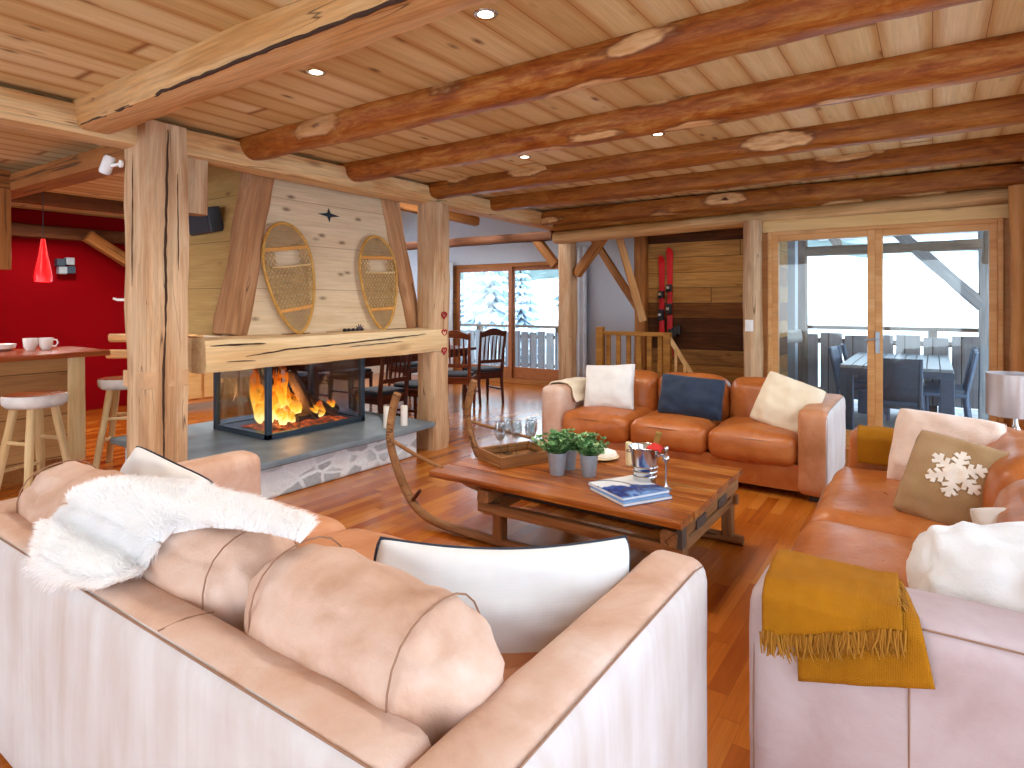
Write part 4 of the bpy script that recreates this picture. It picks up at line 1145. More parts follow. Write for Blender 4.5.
MB().lathe([(0, 0), (.07, 0), (.115, .012), (.118, .017), (.11, .017), (.07, .008), (0, .008)], 32).obj('plate', plain('cream_stoneware', 'dac6a2', .5, var=.05), ds)
MB().lathe([(0, .008), (.07, .008), (.078, .02), (.072, .04), (.04, .052), (0, .055)], 28).obj('cake', plain('white_icing', 'f0ece2', .7, var=.03), ds, (.02, .02, 0))
bk = thing('ice_bucket', 'ribbed chrome ice bucket next to the magazines on the sled table', 'ice bucket', (-1.262, 3.085, TZ))
mb = MB().lathe([(0, 0), (.054, 0), (.056, .004), (.06, .05), (.0635, .055), (.0605, .06), (.063, .075), (.0665, .08), (.0635, .085), (.066, .1), (.0695, .105), (.0665, .11), (.08, .2), (.086, .203), (.087, .208), (.083, .21), (.076, .2), (.056, .02), (0, .015)], 36)
mb.obj('bucket', m_steel, bk, angle=30)
for s in (-1, 1):
    MB().tube([(s*.078, -.018, .17), (s*.1, -.014, .172), (s*.104, 0, .172), (s*.1, .014, .172), (s*.078, .018, .17)], .004, 8).obj('handle', m_steel, bk)
bt = thing('bottle', 'bottle lying in the ice bucket with a gold-topped neck showing', 'bottle', (-1.262, 3.085, TZ+.025))
bt.rotation_euler = (math.radians(-6), math.radians(15), 0)
MB().lathe([(0, 0), (.036, 0), (.038, .006), (.038, .12), (.03, .16), (.014, .2), (.0125, .225)], 20).obj('bottle_body', plain('green_glass', '1f3a22', .08), bt)
MB().lathe([(.0135, .2), (.0145, .21), (.014, .25), (.0165, .255), (.0165, .27), (.0, .275)], 16).obj('neck_foil', plain('gold_foil', 'b9a25a', .3, metal=.7), bt)
nap = MB().grid(lambda u, v: Vector((-1.235+.075*u, 3.035+.07*v, TZ+.205+.02*nz((u*3, v*3, 0), 1.4)+.022*math.sin(PI*u)*math.sin(PI*v))), 12, 12)
tag(nap.obj('napkin', plain('red_cloth', 'c8241c', .8), None, (-1.2, 3.07, TZ+.2), rel=True, angle=180, solid=.006), 'crumpled red napkin tucked into the top of the ice bucket', 'napkin')
cs = thing('candlestick', 'slim chrome candlestick standing right against the ice bucket', 'candlestick', (-1.145, 3.085, TZ))
MB().lathe([(0, 0), (.03, 0), (.03, .004), (.012, .012), (.006, .022), (.0055, .1), (.008, .108), (.006, .116), (.008, .14), (.017, .148), (.019, .158), (.015, .17), (.009, .176), (.008, .196), (.012, .2), (.014, .212), (.009, .222), (0, .224)], 20).obj('stem', m_steel, cs)
candle('cream candle standing behind the left side of the ice bucket', -1.5, 3.42, TZ, .02, .135, plain('cream_wax', 'e9dcae', .6))
def mag_mat():
    M = Mat('magazine_cover'); c = M.coord(rand=False); xyz = M.sep(c)
    n1 = M.noise(M.map(c, (6, 9, 1), (3.1, .4, 0)), 1, 3, .5, .8)
    f = M.math('ADD', M.math('MULTIPLY', xyz[0], 2.6), n1)
    col = M.ramp(f, [(.28, 'e4e6e8'), (.5, 'd9dde3'), (.55, '2a4f98'), (.72, '1c3170'), (.86, '6f9bd0'), (1., '24448f')])
    sw = M.math('ABSOLUTE', M.math('SUBTRACT', M.math('ADD', M.math('MULTIPLY', xyz[0], xyz[0]), M.math('MULTIPLY', M.math('ADD', xyz[1], .12), M.math('ADD', xyz[1], .12))), .022))
    sm = M.math('MULTIPLY', M.ramp(sw, [(.0012, 1.), (.002, 0.)]), M.ramp(xyz[0], [(.0, 1.), (.02, 0.)]))
    col = M.mix(sm, col, '3b4a5e')
    return M.pbsdf(col, .18)
m_mag = mag_mat(); m_mag2 = plain('blue_cover', '5c86b8', .25, var=.2, scale=6); m_page = plain('paper', 'e9e9e6', .8, var=.03)
for lb, cvr, dx, dy, z, da in (('blue magazine at the bottom of the pair on the sled table', m_mag2, .025, -.03, TZ, -2), ('blue and white glossy magazine lying on top of the other', m_mag, 0, 0, TZ+.0155, 0)):
    mg = thing('magazine', lb, 'magazine', (-1.29+dx, 2.93+dy, z), math.radians(-28.5+da))
    MB().box((-.148, -.143, .0015), (.147, .143, .0135)).obj('pages', m_page, mg, smooth=False)
    MB().box((-.15, -.145, .0135), (.15, .145, .015)).obj('cover', cvr, mg, smooth=False)
    MB().box((-.15, -.145, 0), (.15, .145, .0015)).obj('back_cover', m_mag2, mg, smooth=False)
# ------------------------------------------------------------------ kitchen bar
bar = thing('bar_counter', 'kitchen bar clad in rough boards with a reddish wooden top', 'bar', (-6.1, 1.2, 0))
BO = Vector((-6.1, 1.2, 0))
def bb(lo, hi): return MB().box(tuple(Vector(lo)-BO), tuple(Vector(hi)-BO))
bb((-6.5, .0, .16), (-5.76, 2.1, .955)).obj('board_cladding', m_barwood, bar, smooth=False)
bb((-6.46, .04, 0), (-5.82, 2.06, .16)).obj('plinth', m_dpost, bar, smooth=False)
timber('corner_post', Vector((-5.78, 2.1, .12))-BO, Vector((-5.78, 2.1, .96))-BO, .12, .12, m_stoolleg, bar, up=(0, 1, 0), seed=5, power=8, wob=.003)
m_top = wood('red_brown_counter_wood', ['7a3216', '9c4a22', 'b3612f'], 1., rough=.25, knot=.2)
timber('counter_top', Vector((-6.12, .0, .98))-BO, Vector((-6.12, 2.33, .98))-BO, .84, .05, m_top, bar, seed=6, power=14, wob=.004, seg_c=32)
def stool(label, x, y, rz):
    t = thing('bar_stool', label, 'stool', (x, y, 0), rz, 'bar stools')
    mb = MB(); n = 26
    def sl(u, v):
        a = u*2*PI; r_ = .19*(1+.05*math.sin(2*a+1)+.03*math.sin(3*a)); pro = [(0, .665), (.85, .665), (.98, .69), (1., .735), (.96, .752)]
        k = v*4; i = min(3, int(k)); f = k-i
        q = pro[i][0]*(1-f)+pro[i+1][0]*f; z = pro[i][1]*(1-f)+pro[i+1][1]*f
        return Vector((r_*q*math.cos(a), r_*q*math.sin(a), z))
    mb.grid(sl, n, 9, closeu=True); so = mb.obj('seat', m_white_bark, t, angle=50); so['label'] = 'whitewashed bark edge'
    mb = MB().grid(lambda u, v: Vector((.185*v*math.cos(u*2*PI)*(1+.05*math.sin(4*PI*u+1)), .185*v*math.sin(u*2*PI)*(1+.05*math.sin(4*PI*u+1)), .752+.004*(1-v))), n, 4, closeu=True)
    mb.obj('seat_top', m_top, t, angle=60)
    for k in range(4):
        a = PI/4+k*PI/2; c_, s_ = math.cos(a), math.sin(a)
        timber('leg', (c_*.235, s_*.235, 0), (c_*.115, s_*.115, .67), .05, .05, m_stoolleg, t, up=(0, 1, 0), seed=k+x, power=2.2, wob=.006)
    for k in range(4):
        a = PI/4+k*PI/2; b = a+PI/2; z = .22 if k % 2 else .42; r_ = .235-.12*z/.67
        MB().tube([(r_*math.cos(a), r_*math.sin(a), z), (r_*math.cos(b), r_*math.sin(b), z)], .014, 8).obj('rung', m_stoolleg, t)
m_white_bark = plain('whitewashed_bark', 'd6d3cf', .7, var=.2, scale=9)
stool('rustic log stool in front of the bar counter, at the left edge', -5.28, 1.67, .3)
stool('rustic log stool past the end of the bar, half hidden by the cracked post', -5.78, 2.47, .9)
def cup(label, x, y, rz):
    t = thing('cup', label, 'cup', (x, y, 1.006), rz, 'cups on the bar')
    MB().lathe([(0, 0), (.03, 0), (.046, .03), (.05, .075), (.052, .1), (.049, .1), (.045, .03), (0, .008)], 20).obj('cup_body', m_china, t)
    MB().tube([(.048, 0, .085), (.075, 0, .082), (.082, 0, .055), (.068, 0, .03), (.046, 0, .03)], .006, 8).obj('handle', m_china, t)
m_china = plain('white_china', 'efefed', .25, var=.02)
cup('white cup on the bar, the left of the two', -6.2, 1.93, 2.2); cup('white cup on the bar, the right one with its handle showing', -6.17, 2.03, 1.0)
pl = MB().lathe([(0, 0), (.06, 0), (.1, .02), (.11, .055), (.105, .055), (.06, .012), (0, .01)], 24).obj('bowl', m_china, None, (-6.32, 1.76, 1.006))
tag(pl, 'white bowl on the bar at the left edge', 'bowl')
pd = thing('pendant_lamp', 'red glass pendant lamp hanging over the bar', 'pendant lamp', (-6.4, 2.085, 2.36))
m_redglass = Mat('lit_red_glass'); m_redglass = m_redglass.pbsdf('c01218', .25, None, Emission_Color='e3131a', Emission_Strength=.8)
MB().tube([(0, 0, 0.2), (0, 0, -.42)], .004, 6).obj('cord', m_black, pd)
MB().lathe([(.015, -.4), (.022, -.45), (.034, -.54), (.056, -.66), (.066, -.73), (.064, -.775), (.06, -.775), (.052, -.66), (.018, -.45)], 24, cap=False).obj('shade', m_redglass, pd)
ld = bpy.data.lights.new('pendant_light', 'POINT'); ld.energy = 5; ld.color = (1, .6, .4); ld.shadow_soft_size = .03
lo = bpy.data.objects.new('pendant_light', ld); COL.objects.link(lo); lo.parent = pd; lo.location = (0, 0, -.72)
wl = thing('wall_lamp', 'grey metal wall lamp of small blocks on the red wall', 'wall lamp', (-9.08, 3.18, 1.87))
for k, (dy, dz) in enumerate(((-.06, .04), (.04, .06), (.05, -.05), (-.04, -.06))):
    MB().box((0, dy-.045, dz-.045), (.09, dy+.045, dz+.045)).obj('block', m_zinc if k % 2 else m_bluegrey, wl, bevel=.006, smooth=False)
rk = thing('log_rail', 'stack of two short hewn timbers jutting out left of the cracked post', 'rail', (-6.98, 2.8, .9))
for z in (-.02, .145):
    timber('timber_end', (.04+z*.3, .03, z), (.9, .5, z), .1, .085, m_beam, rk, seed=z*90, power=4)
timber('upright', (.6, .32, -.9), (.6, .32, .2), .1, .1, m_beam, rk, up=(0, 1, 0), seed=4)

# ------------------------------------------------------------------ dining room
cab = thing('sideboard', 'low pine sideboard seen through the side of the firebox', 'sideboard', (-8.1, 4.55, 0), PI/2)
MB().box((-.75, -.22, .1), (.75, .22, .78)).obj('body', m_pine, cab, smooth=False, bevel=.006)
MB().box((-.78, -.25, .78), (.78, .25, .82)).obj('top', m_pine, cab, smooth=False, bevel=.006)
for k in range(3):
    x = -.5+.5*k
    d_ = MB().box((x-.23, -.24, .16), (x+.23, -.22, .74)).obj('door', m_header, cab, smooth=False, bevel=.006)
    MB().lathe([(0, 0), (.014, 0), (.016, .015), (0, .022)], 12, Matrix.Translation((x+.18, -.24, .5)) @ Matrix.Rotation(PI/2, 4, 'X')).obj('knob', m_black, d_)
for sx in (-.7, .7): MB().box((sx-.04, -.2, 0), (sx+.04, .2, .1)).obj('foot', m_dpost, cab, smooth=False)
dt = thing('dining_table', 'dark dining table between the rows of chairs behind the fireplace', 'dining table', (-5.95, 5.6, 0))
timber('table_top', (0, -1.45, .74), (0, 1.45, .74), .95, .05, m_dark, dt, power=14, wob=0, seg_c=32)
for sx in (-.38, .38):
    for sy in (-1.3, 1.3): MB().lathe([(.04, 0), (.045, .1), (.03, .2), (.045, .5), (.03, .62), (.045, .66), (.045, .72)], 14).obj('leg', m_dark, dt, (sx, sy, 0))
MB().box((-.4, -1.32, .64), (.4, 1.32, .72)).obj('apron', m_dark, dt, smooth=False)
m_seat = plain('dark_seat_pad', '22242c', .7)
m_chairlt = wood('red_brown_chair_wood', ['5a2410', '7d3a1a', '9a5228'], 1.4, knot=.1, rough=.35)
def make_chair(label, x, y, rz, m):
    t = thing('dining_chair', label, 'chair', (x, y, 0), rz, 'dining chairs')
    # faces +y; back at -y
    MB().box((-.21, -.2, .42), (.21, .21, .45)).obj('seat', m, t, bevel=.01, smooth=False)
    softbox((.4, .38, .05), .022, (0, 0, .01), n=(8, 8, 3)).obj('seat_pad', m_seat, t, (0, .005, .47))
    MB().box((-.19, .17, .36), (.19, .19, .42)).box((-.19, -.19, .36), (.19, -.17, .42)).box((-.19, -.17, .36), (-.17, .17, .42)).box((.17, -.17, .36), (.19, .17, .42)).obj('apron', m, t, smooth=False)
    for sx in (-1, 1):
        MB().tube([(sx*.185, .18, 0), (sx*.185, .18, .2), (sx*.185, .18, .42)], [.017, .023, .025], 8).obj('leg', m, t)
        MB().tube([(sx*.185, -.23, 0), (sx*.185, -.19, .3), (sx*.185, -.19, .45), (sx*.19, -.23, .75), (sx*.2, -.27, 1.02)], [.019, .022, .025, .021, .017], 8).obj('leg', m, t)
    cr = MB(); n = 18
    fr_ = [(-.2+.4*i/n, 1.0+.055*math.sin(PI*i/n)**1.4-(0 if 0 < i < n else .01)) for i in range(n+1)]
    poly = fr_+[(.19, .93)]+[(.19-.38*i/10, .93+.03*math.sin(PI*i/10)) for i in range(1, 10)]+[(-.19, .93)]
    cr.prism(poly, -.285, -.262); cr.obj('crest_rail', m, t, smooth=False, bevel=.004)
    MB().bar((-.18, -.215, .6), (.18, -.215, .6), .02, .045).obj('back_rail', m, t, smooth=False)
    for k in range(5):
        xx = -.12+.06*k
        MB().tube([(xx, -.215, .6), (xx*1.02, -.232, .72), (xx*1.02, -.262, .95)], [.008, .013, .009], 8).obj('spindle', m, t)
    for sx in (-1, 1): MB().bar((sx*.185, -.19, .2), (sx*.185, .18, .2), .02, .025).obj('stretcher', m, t, smooth=False)
    return t
ch = make_chair('dining chair right behind the hearth, beside the firebox glass', -4.82, 4.55, PI/2, m_dark)
dup(ch, 'dining chair close to the post at the mantel end, behind the candles', (-4.85, 5.15, 0), PI/2+.08)
ch2 = make_chair('red brown dining chair with an arched crest just right of the hearts post', -5.12, 6.2, .5, m_chairlt)
dup(ch, 'dark dining chair nearest the dining window frame', (-5.2, 6.85, 0), 1.2)
dup(ch, 'dining chair seen through the firebox, behind the flames', (-6.6, 5.0, 0), -PI/2)
dup(ch, 'dining chair on the far side of the table, seen through the front firebox glass', (-6.6, 5.7, 0), -PI/2)
dup(ch, 'dining chair on the far side of the table, showing beside the hearts post', (-6.55, 6.75, 0), -PI/2+.1)
dup(ch, 'dining chair at the head of the table, seen through the left firebox glass', (-5.8, 4.1, 0), 0)
# curtains
m_curt = fabric('pale_curtain', 'd5dbe2', 'c2cad4', weave=200)
def curtain(label, x0_, x1_, y, z0_, z1_, folds):
    mb = MB().grid(lambda u, v: Vector((x0_+(x1_-x0_)*u, y+.035*math.sin(u*folds*2*PI)*(.6+.4*(1-v))+.01*nz((u*4, v*2, 0), 1.5), z0_+(z1_-z0_)*v)), 60, 8)
    tag(mb.obj('curtain', m_curt, None, ((x0_+x1_)/2, y, z0_), rel=True, angle=180, solid=.004), label, 'curtain')
curtain('pale curtain right of the dining window, beside the third post', -4.95, -4.55, YF-.08, .02, 2.3, 4)
curtain('pale curtain left of the dining window', -7.62, -7.3, YF-.1, .02, 2.15, 4)

# ------------------------------------------------------------------ stairs railing, skis, switch
rl = thing('stair_railing', 'wooden stair railing with upright slats behind the sofa across the table', 'railing', (-3.1, 7.0, 0))
RO = Vector((-3.1, 7.0, 0))
for x, zt, w in ((-3.455, 1.1, .09), (-2.58, 1.05, .085)):
    MB().box((x+3.1-w/2, -w/2, 0), (x+3.1+w/2, w/2, zt)).obj('newel_post', m_rail, rl, bevel=.006, smooth=False)
MB().box((-.33, -.03, 1.0), (.48, .03, 1.05)).obj('top_rail', m_rail, rl, bevel=.008, smooth=False)
MB().box((-.33, -.02, .12), (.48, .02, .18)).obj('bottom_rail', m_rail, rl, bevel=.004, smooth=False)
for k in range(6):
    x = -.245+.135*k
    MB().box((x-.03, -.012, .18), (x+.03, .012, 1.0)).obj('slat', m_rail, rl, bevel=.004, smooth=False)
MB().bar((.52, 0, 1.02), (.95, .1, .3), .05, .05).obj('hand_rail', m_header, rl, smooth=False)
for k in range(3):
    x = .62+.1*k; MB().box((x-.015, -.01+.02*k, 0), (x+.015, .02+.02*k, .86-.17*k)).obj('slat', m_header, rl, smooth=False)
m_ski = plain('red_ski', 'c01020', .28, var=.06)
m_bind = plain('dark_binding', '1c1d22', .4)
def ski(label, x, z0_, L):
    t = thing('ski', label, 'ski', (x, 7.86, z0_), 0, 'red skis on the barn-board wall')
    mb = MB(); n = 40; vs_ = []; fs_ = []
    for i in range(n+1):
        v = i/n; z = v*L; w = .034+.012*abs(2*v-1)**2
        if v > .94: w *= math.sqrt(max(0, 1-((v-.94)/.06)**2))
        if v < .02: w *= .8
        dy = -.006-.05*max(0, (v-.9)/.1)**2
        vs_ += [(-w, dy, z), (w, dy, z), (w, dy+.012, z), (-w, dy+.012, z)]
    for i in range(n):
        for k in range(4): fs_.append((i*4+k, i*4+(k+1) % 4, i*4+4+(k+1) % 4, i*4+4+k))
    fs_ += [(3, 2, 1, 0), (n*4, n*4+1, n*4+2, n*4+3)]
    mb.add(vs_, fs_); mb.obj('ski_body', m_ski, t, angle=50)
    for nm, zz, hh in (('toe_binding', .63*L, .09), ('heel_binding', .44*L, .14)):
        b = MB().box((-.035, -.055, zz-hh/2), (.035, -.006, zz+hh/2)); b.box((-.028, -.09, zz-hh*.25), (.028, -.055, zz+hh*.3)); b.tube([(-.03, -.07, zz-hh*.45), (.03, -.08, zz-hh*.5)], .014, 8)
        b.obj(nm, m_bind, t, bevel=.006, smooth=False)
        MB().box((-.02, -.094, zz-.015), (.02, -.09, zz+.02)).obj('buckle', m_steel, t, smooth=False)
ski('left red ski of the pair on the barn-board wall', -2.975, .62, 1.42); ski('right red ski of the pair on the barn-board wall, hung a little higher', -2.865, .68, 1.46)
pg = MB(); pg.tube([(-2.8, 7.9, 1.05), (-2.8, 7.78, 1.06)], .02, 8)
for i in range(3): pg.box((-2.86+.05*i, 7.76-.01*i, .93+.03*i), (-2.79+.05*i, 7.82, 1.06+.02*i))
tag(pg.obj('ski_strap_bundle', m_bind, None, (-2.8, 7.85, .95), rel=True, bevel=.008, smooth=False), 'dark bundle of straps hanging beside the right ski', 'straps')
sw = thing('light_switch', 'white light switch plate on the round post left of the balcony door', 'light switch', (-1.535, 6.49, 1.17))
MB().box((-.04, -.014, -.06), (.04, 0, .06)).obj('plate', m_white, sw, bevel=.004, smooth=False)
MB().box((-.025, -.02, -.04), (.025, -.014, .04)).obj('rocker', m_white, sw, bevel=.003, smooth=False)

# ------------------------------------------------------------------ lamp beside the right sofa
st = thing('side_table', 'small dark side table under the cylinder lamp, behind the right sofa', 'side table', (.42, 5.2, 0))
MB().lathe([(0, .42), (.19, .42), (.2, .435), (.19, .45), (0, .45)], 28).obj('table_top', m_dpost, st)
for k in range(3):
    a = k*2*PI/3; MB().tube([(.15*math.cos(a), .15*math.sin(a), 0), (.1*math.cos(a), .1*math.sin(a), .43)], .016, 8).obj('leg', m_dpost, st)
lp = thing('table_lamp', 'table lamp with a silvery white cylinder shade by the balcony door', 'lamp', (.45, 5.2, .45))
MB().lathe([(0, 0), (.07, 0), (.075, .015), (.02, .03), (.014, .08), (.03, .11), (.014, .15), (.008, .26)], 20).obj('base', m_steel, lp)
MB().lathe([(.158, .21), (.158, .485), (.153, .485), (.153, .21)], 40, cap=False).obj('lamp_shade', plain('silvery_shade', 'c9c4c6', .3, var=.03, metal=.55), lp, angle=60)
MB().lathe([(0, .27), (.022, .28), (.03, .33), (.02, .37), (0, .38)], 14).obj('bulb', m_white, lp)

# ------------------------------------------------------------------ recessed ceiling lights
m_lens = emit('lit_lens', 'fff0d8', 6.)
def downlight(label, x, y):
    t = thing('downlight', label, 'ceiling light', (x, y, CZ), 0, 'recessed ceiling lights')
    MB().lathe([(.032, -.002), (.046, -.004), (.05, 0), (.046, .004), (.032, .004)], 24, cap=False).obj('ring', m_steel, t)
    MB().lathe([(0, -.0015), (.034, -.0015)], 20, cap=False).obj('lens', m_lens, t)
    d = bpy.data.lights.new('spot', 'SPOT'); d.energy = DL; d.color = (1, .92, .82); d.spot_size = math.radians(150); d.spot_blend = .8; d.shadow_soft_size = .05
    o = bpy.data.objects.new('spot', d); COL.objects.link(o); o.parent = t; o.location = (0, 0, -.02)
for lb, x, y in (('topmost recessed light, between the squared beam and the thickest log', -1.46, 1.94), ('recessed light farthest left, on the boards beside the squared beam', -2.52, 1.95), ('right one of the two recessed lights beyond the second round log', -1.533, 3.976), ('left one of the two recessed lights beyond the second round log', -2.634, 4.01)):
    downlight(lb, x, y)

# unseen fill lights without fixtures, added over the kitchen, the dining table and the landing
for nm, x, y, z, w in (('kitchen_spot', -5.3, .6, 2.55, .8), ('kitchen_spot', -7.0, 1.2, 2.35, .6), ('kitchen_spot', -8.2, 2.9, 2.4, .5), ('kitchen_spot', -6.0, 3.6, 2.5, .7), ('dining_spot', -6.2, 5.8, 3.1, 1.5), ('dining_spot', -5.0, 6.2, 3.1, .8), ('dining_spot', -7.2, 6.6, 3.1, .8), ('landing_spot', -2.4, 6.95, 2.5, .22)):
    d = bpy.data.lights.new(nm, 'SPOT'); d.energy = HS*w; d.color = (1, .92, .82) if nm[0] != 'd' else (.95, .97, 1.); d.spot_size = math.radians(165); d.spot_blend = .6; d.shadow_soft_size = .12
    o = bpy.data.objects.new(nm, d); COL.objects.link(o); o.location = (x, y, z)

# ------------------------------------------------------------------ balcony and what lies beyond
slab('deck', (-12, 6.9, -.2), (3.5, 10.5, -.06), m_outwood)
dk = bpy.data.objects['deck']; dk.name = 'balcony_deck'
slab('trim_2', (.86, -4, -.2), (3.4, 6.9, -.06), m_outwood)
m_rails = boards('railing_boards', ['8d8a8e', 'a5a2a6', 'b9b6b8'], .3, 0, 2, 9., seam='5a5250', knot=.2, rough=.8, tint=.7)
def railing(label, x0_, x1_, y, w, gap, zb, zt, rail_z, mat):
    t = thing('balcony_railing', label, 'railing', ((x0_+x1_)/2, y, -.06)); Oc = Vector(((x0_+x1_)/2, y, -.06))
    mb = MB(); x = x0_; k = 0
    while x < x1_:
        mb.box(tuple(Vector((x, y-.015, zb))-Oc), tuple(Vector((x+w, y+.015, zt+.015*math.sin(k*2.3)))-Oc)); x += w+gap; k += 1
    mb.obj('boards', mat, t, smooth=False)
    timber('top_rail', Vector((x0_, y, rail_z))-Oc, Vector((x1_, y, rail_z))-Oc, .14, .05, m_outwood2, t, power=8, wob=.002)
    for zz in (zb+.1, zt-.1): timber('cross_rail', Vector((x0_, y+.05, zz))-Oc, Vector((x1_, y+.05, zz))-Oc, .06, .07, m_outwood2, t, power=8, wob=.002)
    x = x0_+.1
    while x < x1_:
        MB().box(tuple(Vector((x-.05, y+.02, -.06))-Oc), tuple(Vector((x+.05, y+.12, rail_z))-Oc)).obj('post', m_outwood2, t, smooth=False); x += 1.95
    return t
railing('grey board balcony railing behind the garden table', -4.0, 3.4, 9.55, .27, .03, .08, .97, 1.06, m_rails)
railing('board railing of the balcony outside the dining window', -12, -4.3, 10.35, .165, .032, .05, .82, .93, m_rails)
def op(label, x, y, z1, w, mat, seed): return log('balcony_post', label, 'post', (x, y, -.06), (x, y, z1), w, w, mat, None, up=(0, 1, 0), seed=seed, power=6)
op('balcony post seen through the left leaf of the door', -1.53, 9.3, 2.35, .2, m_outwood2, 301)
op('balcony post behind the right edge of the door, holding the diagonal brace', .52, 9.3, 2.35, .13, m_outwood, 303)
log('brace', 'weathered diagonal brace seen through the right leaf of the door', 'brace', (.5, 9.28, 1.36), (-.42, 9.28, 2.36), .1, .14, m_outwood, None, seed=305, power=6)
log('brace', 'dark brace end under the balcony roof at the top right of the door', 'brace', (.52, 9.0, 1.9), (.52, 8.2, 2.45), .1, .12, m_outwood2, None, seed=306, power=6)
log('balcony_beam', 'knotty beam under the edge of the balcony roof', 'beam', (-3.2, 9.3, 2.11), (3.4, 9.3, 2.11), .15, .13, m_outwood2, None, seed=307, power=5)
for k, x in enumerate((-1.15, -.3, .62, 1.5)):
    log('rafter', ['rafter end just right of the left balcony post', 'rafter end beside the middle stile of the balcony door', 'rafter end above the diagonal balcony brace', 'rafter end farthest right over the balcony'][k], 'rafter', (x, 7.0, 2.62), (x, 10.2, 2.26), .1, .12, m_outwood2, None, seed=310+k, power=6)
mb = MB(); mb.add([(-1.42, 6.9, 2.72), (3.5, 6.9, 2.72), (3.5, 10.3, 2.34), (-1.42, 10.3, 2.34), (-1.42, 6.9, 2.8), (3.5, 6.9, 2.8), (3.5, 10.3, 2.42), (-1.42, 10.3, 2.42)], [(0, 1, 2, 3), (7, 6, 5, 4), (0, 4, 5, 1), (1, 5, 6, 2), (2, 6, 7, 3), (3, 7, 4, 0)])
o = tag(mb.obj('balcony_roof', m_white_boards if 'm_white_boards' in globals() else plain('pale_soffit', 'c9c6c2', .8, var=.1), None, smooth=False), 'pale boarded balcony roof over the rafters', 'roof')
log('snowy_log', 'pale log lying on the balcony beyond the left leaf of the door, at seat height', 'log', (-2.1, 8.3, .9), (-1.4, 8.6, .98), .16, .17, m_snow, None, seed=330, power=2.4)
log('log_stand', 'dark stump under the pale log on the balcony', 'stump', (-1.75, 8.45, -.06), (-1.75, 8.45, .85), .22, .22, m_outwood2, None, up=(0, 1, 0), seed=331, power=2.4)
m_patio = plain('blue_grey_resin', '62718a', .5, var=.12)
m_patiotop = plain('frosted_table_slats', 'aeb9c6', .4, var=.12)
gt = thing('garden_table', 'blue-grey slatted garden table on the balcony', 'garden table', (-.32, 8.42, -.06)); 
for k in range(9):
    x = -.5+.111*k; MB().box((x, -1.0, .77), (x+.1, 1.0, .8)).obj('slat', m_patiotop, gt, smooth=False)
MB().box((-.5, -1.0, .7), (.499, 1.0, .765)).obj('frame', m_patio, gt, smooth=False)
for sx in (-.44, .44):
    for sy in (-.94, .94): MB().box((sx-.06, sy-.06, 0), (sx+.06, sy+.06, .7)).obj('leg', m_patio, gt, smooth=False, bevel=.008)
def gchair(label, x, y, rz):
    t = thing('garden_chair', label, 'garden chair', (x, y, -.06), rz, 'garden chairs on the balcony')
    MB().box((-.23, -.22, .42), (.23, .24, .46)).obj('seat', m_patio, t, bevel=.01, smooth=False)
    for sx in (-1, 1):
        MB().tube([(sx*.2, .2, 0), (sx*.2, .2, .43)], .022, 8).obj('leg', m_patio, t); MB().tube([(sx*.2, -.24, 0), (sx*.2, -.2, .43), (sx*.205, -.29, .92)], .022, 8).obj('leg', m_patio, t)
    b = MB(); b.grid(lambda u, v: Vector((-.22+.44*u, -.21-.085*v-.02*math.sin(PI*u), .5+.42*v)), 12, 8); b.obj('backrest', m_patio, t, solid=.018, angle=180)
    return t
g1 = gchair('garden chair with its back to us at the near end of the garden table', -.3, 7.3, 0)
dup(g1, 'garden chair nearer the rail on the left of the garden table', (-.68, 9.12, -.06), -PI/2+.12)
dup(g1, 'garden chair nearer us on the left of the garden table', (-.72, 8.5, -.06), -PI/2-.1)
dup(g1, 'garden chair nearer us on the right of the garden table', (.1, 8.5, -.06), PI/2)
dup(g1, 'garden chair nearer the rail on the right of the garden table', (.12, 9.12, -.06), PI/2-.1)
# snow slopes round the house
def hh(x, y):
    d = max(0, y-13); dd = math.hypot(x, y)
    h = -4.2+d*.26 if d < 60 else -4.2+60*.26+(d-60)*.14
    h -= max(0, (x+6))*.14*min(1, d/25)
    h += 1.3*mn.noise(Vector((x*.035, y*.035, 0)))+.3*mn.noise(Vector((x*.15, y*.15, 3)))
    return h
mb = MB().grid(lambda u, v: Vector((-160+320*u, -60+260*v, hh(-160+320*u, -60+260*v) if -60+260*v > 13 else -4.2)), 90, 80)
mb.v = [Vector((p.x, p.y, min(p.z, 26))) for p in mb.v]
M = Mat('snowy_slopes'); c = M.coord(rand=False); xyz = M.sep(c)
fm = M.math('MULTIPLY', M.ramp(M.noise(M.map(c, (.03, .03, .06)), 1.5, 5, .6), [(.34, 0.), (.46, 1.)]), M.math('GREATER_THAN', M.math('ADD', xyz[1], M.math('MULTIPLY', M.noise(c, .1, 2), 12.)), 50.))
fcol = M.ramp(M.noise(c, .45, 4, .7), [(.35, '5a6866'), (.58, '74817f'), (.72, 'a2adad')])
m_slope = M.pbsdf(M.mix(fm, 'f0f4f8', fcol), .9, None, Specular_IOR_Level=.1)
sg = struct(mb.obj('snow_ground', m_slope, angle=180))
m_fir = plain('frosted_needles', '9db3c2', .9, var=.3, scale=3)
m_trunk = plain('fir_trunk', '4a3d36', .9)
